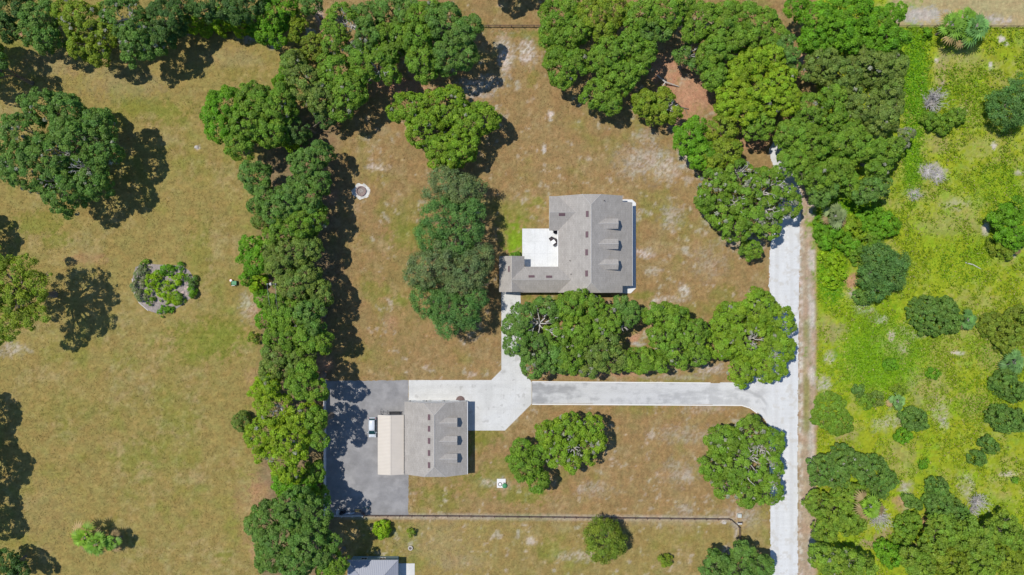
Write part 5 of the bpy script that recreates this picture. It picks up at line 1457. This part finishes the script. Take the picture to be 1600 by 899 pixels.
('f','V',3.2,[(1282,345,9),(1284,360,8)],'narrow vivid shrub right at the edge of the dirt verge beside the palm',{'gap':.12}),
('f','V',3.0,[(1290,380,11)],'low vivid shrub along the verge, uppermost of three',{'gap':.15}),
('f','L',2.6,[(1306,410,14),(1290,402,9)],'low lime shrub along the verge, middle of three',{'gap':.15}),
('f','L',2.6,[(1300,438,14),(1312,428,9)],'low lime shrub along the verge, lowest of three',{'gap':.15}),
('f','V',2.2,[(1392,570,9)],'small green tuft north of the silvery palm',{}),
# garden bed plants
('f','X',1.5,[(218,432,9),(215,447,9),(222,462,8),(226,420,8)],'olive dry-looking shrub along the west side of the island bed',{'gap':.2}),
('f','G',1.6,[(226,414,7)],'small green shrub at the north-west tip of the island bed',{}),
('f','L',2.0,[(236,440,10),(234,455,7),(244,432,8)],'vivid upright shrub in the west half of the island bed',{}),
('f','V',1.6,[(261,423,9)],'green shrub at the north edge of the island bed',{}),
('f','L',1.8,[(272,440,10),(280,434,7)],'lime shrub in the middle of the island bed',{}),
('f','L',1.2,[(255,452,11),(264,462,11),(274,468,9),(258,468,8)],'yellowish ornamental grass in the south half of the island bed',{'gap':.1}),
('f','V',1.5,[(281,420,7)],'small vivid shrub at the north-east edge of the island bed',{}),
('f','D',1.8,[(298,436,8),(300,444,6)],'blue-green shrub at the east edge of the island bed',{}),
('f','V',1.5,[(300,457,7)],'vivid shrub below the blue-green one at the bed edge',{}),
('f','V',1.4,[(254,487,9),(264,486,6)],'vivid shrub at the south tip of the island bed',{}),
('f','G',1.4,[(281,468,7)],'small shrub at the south-east side of the island bed',{}),
('f','G',1.4,[(233,470,7)],'small shrub with a white flower at the south-west of the island bed',{}),
('f','V',1.5,[(800,402,6),(806,400,4)],'hidden green shrub at the north wall of the house wing',{}),
]
bed = [(212,418),(226,412),(245,414),(268,415),(285,416),(296,424),(304,438),(305,454),(298,466),(284,478),(268,488),(250,492),(232,486),(218,474),(209,456),(207,436)]
tag(MB().prism([W(*p)[:2] for p in bed], -.05, .03).build('garden_bed', mat('grey_mulch', (.27,.23,.21), .5, 3, .95, 14, bump=.6, stain=(.42,.35,.31), stain_scale=.6, stain_amt=.6)), kind='structure')
e = MB(); bp_ = [Vector(W(*p)[:2]) for p in bed]
n = len(bp_)
for i in range(n):
    a, b2 = bp_[i], bp_[(i+1)%n]
    if i in (12,13,14): e.obox((a+b2)/2, ((b2-a).length/2, .12), math.atan2((b2-a).y,(b2-a).x), 0, .12)
tag(e.build('bed_edging', M['stone']), 'pale curved stone edging on the south-west side of the island bed', 'edging')
rp = [(285,447),(290,452),(286,458),(292,460),(288,465),(294,450),(283,440),(289,443)]
for i, (qx, qy) in enumerate(rp):
    rock(qx, qy, .26+.08*(i%3), 'one of the pinkish rocks heaped on the east side of the island bed', 'pinkstone', 'rock', 'rock', 'pink rocks in the island bed')

for kind, tint, h, lobes, label, ex in T:
    if 'island bed' in label: lobes = [(a, b, c*1.06) for a, b, c in lobes]; h *= .7
    tree(kind, tint, h, lobes, label, **ex)

# ------------------------------------------------------------------ ground cover on the scrub land
def cover():
    n = 260000
    px = RNG.uniform(1276, 1640, n); py = RNG.uniform(-20, 930, n)
    n1 = fbm(px, py, 12, 301, 3); n2 = fbm(px, py, 50, 311, 3); n3 = fbm(px, py, 4, 321, 2)
    dens = sstep(.42, .60, n1*.45+n2*.3+n3*.25)
    lush = np.zeros(n)
    for (x, y, rx, ry, s) in ((1380,560,80,70,.6),(1300,430,28,60,.9),(1330,340,60,50,.9),(1430,140,26,110,.9),(1425,260,18,70,.7),(1560,300,50,60,.3),(1500,150,60,60,.25),(1500,410,60,40,.3),(1560,560,50,40,.35),(1530,620,50,40,.3)):
        r = np.hypot((px-x)/rx, (py-y)/ry); lush = np.maximum(lush, sstep(1.2, .5, r)*s)
    dens = np.clip(dens*.8+lush, 0, 1)
    for (x, y, rx, ry, c, s) in SPOTS:
        if c in (SAND, GREY, PINK) and x > 1270 and s > .45:
            r = np.hypot((px-x)/rx, (py-y)/ry)+(n3-.5); dens = dens*(1-sstep(1.1, .6, r)*min(1, s))
    dens[(py < 44) & (px > 1385)] = 0
    k = RNG.random(n) < dens
    px, py, n1, n3, lush = px[k], py[k], n1[k], n3[k], lush[k]
    m = len(px)
    clump = sstep(.45, .65, n3*.6+n1*.4)
    z = .04 + RNG.random(m)*(.12+.50*clump)
    P = np.stack([(px-800)*S, (450-py)*S, z], 1)
    N_ = RNG.normal(size=(m,3))*.6 + np.array([0,0,.8])
    base = np.array((.235,.335,.010))*(1-lush[:,None]) + np.array((.140,.345,.008))*lush[:,None]
    dk = (vnoise(px, py, 3.1, 341) > .72)
    base = base*np.where(dk, .80, 1.0)[:,None]
    base = base*(.72+.56*RNG.random((m,1)))
    dry = RNG.random(m) < .06*(1-lush)
    base[dry] = np.array((.40,.33,.14))*(.7+.5*RNG.random((dry.sum(),1)))
    return P, N_, .13+.13*RNG.random(m), base
P, N_, Sz, Cl = cover()
v, f = cards(P, N_, Sz, .5)
o = bpy.data.objects.new('ground_cover', np_mesh('ground_cover', v, f, [M['leaf']], facecol=Cl)); C.objects.link(o); tag(o, kind='stuff')

# ------------------------------------------------------------------ turf tufts on the lawns and the west field
def turf():
    n = 330000
    px = RNG.uniform(-30, 1270, n); py = RNG.uniform(-20, 925, n)
    k = ~paved(px, py)
    for (x0, x1, y0, y1) in ((780,990,305,460),(630,732,625,745),(588,632,648,745),(545,622,872,930),(552,577,288,312),(205,307,410,494)):
        k &= ~((px > x0) & (px < x1) & (py > y0) & (py < y1))
    k &= ~((px > 1246) & (py > 250))
    k &= RNG.random(n) < (.35+.65*sstep(.4,.6,fbm(px, py, 8, 401, 3)))
    px, py = px[k], py[k]
    c = ground_col(px, py)
    m = len(px)
    c = c*(.72+.58*RNG.random((m,1)))
    g_ = RNG.random(m) < .18
    c[g_] = c[g_]*.5+np.array(GR)*.5
    P = np.stack([(px-800)*S, (450-py)*S, .02+.07*RNG.random(m)], 1)
    N_ = RNG.normal(size=(m,3))*.55+np.array([0,0,.8])
    return P, N_, .07+.09*RNG.random(m), c
P, N_, Sz, Cl = turf()
v, f = cards(P, N_, Sz, .42)
o = bpy.data.objects.new('grass', np_mesh('grass', v, f, [M['blade']], facecol=Cl)); C.objects.link(o); tag(o, kind='stuff')
print('leaf cards', TALLY[0], 'trees', len(T))
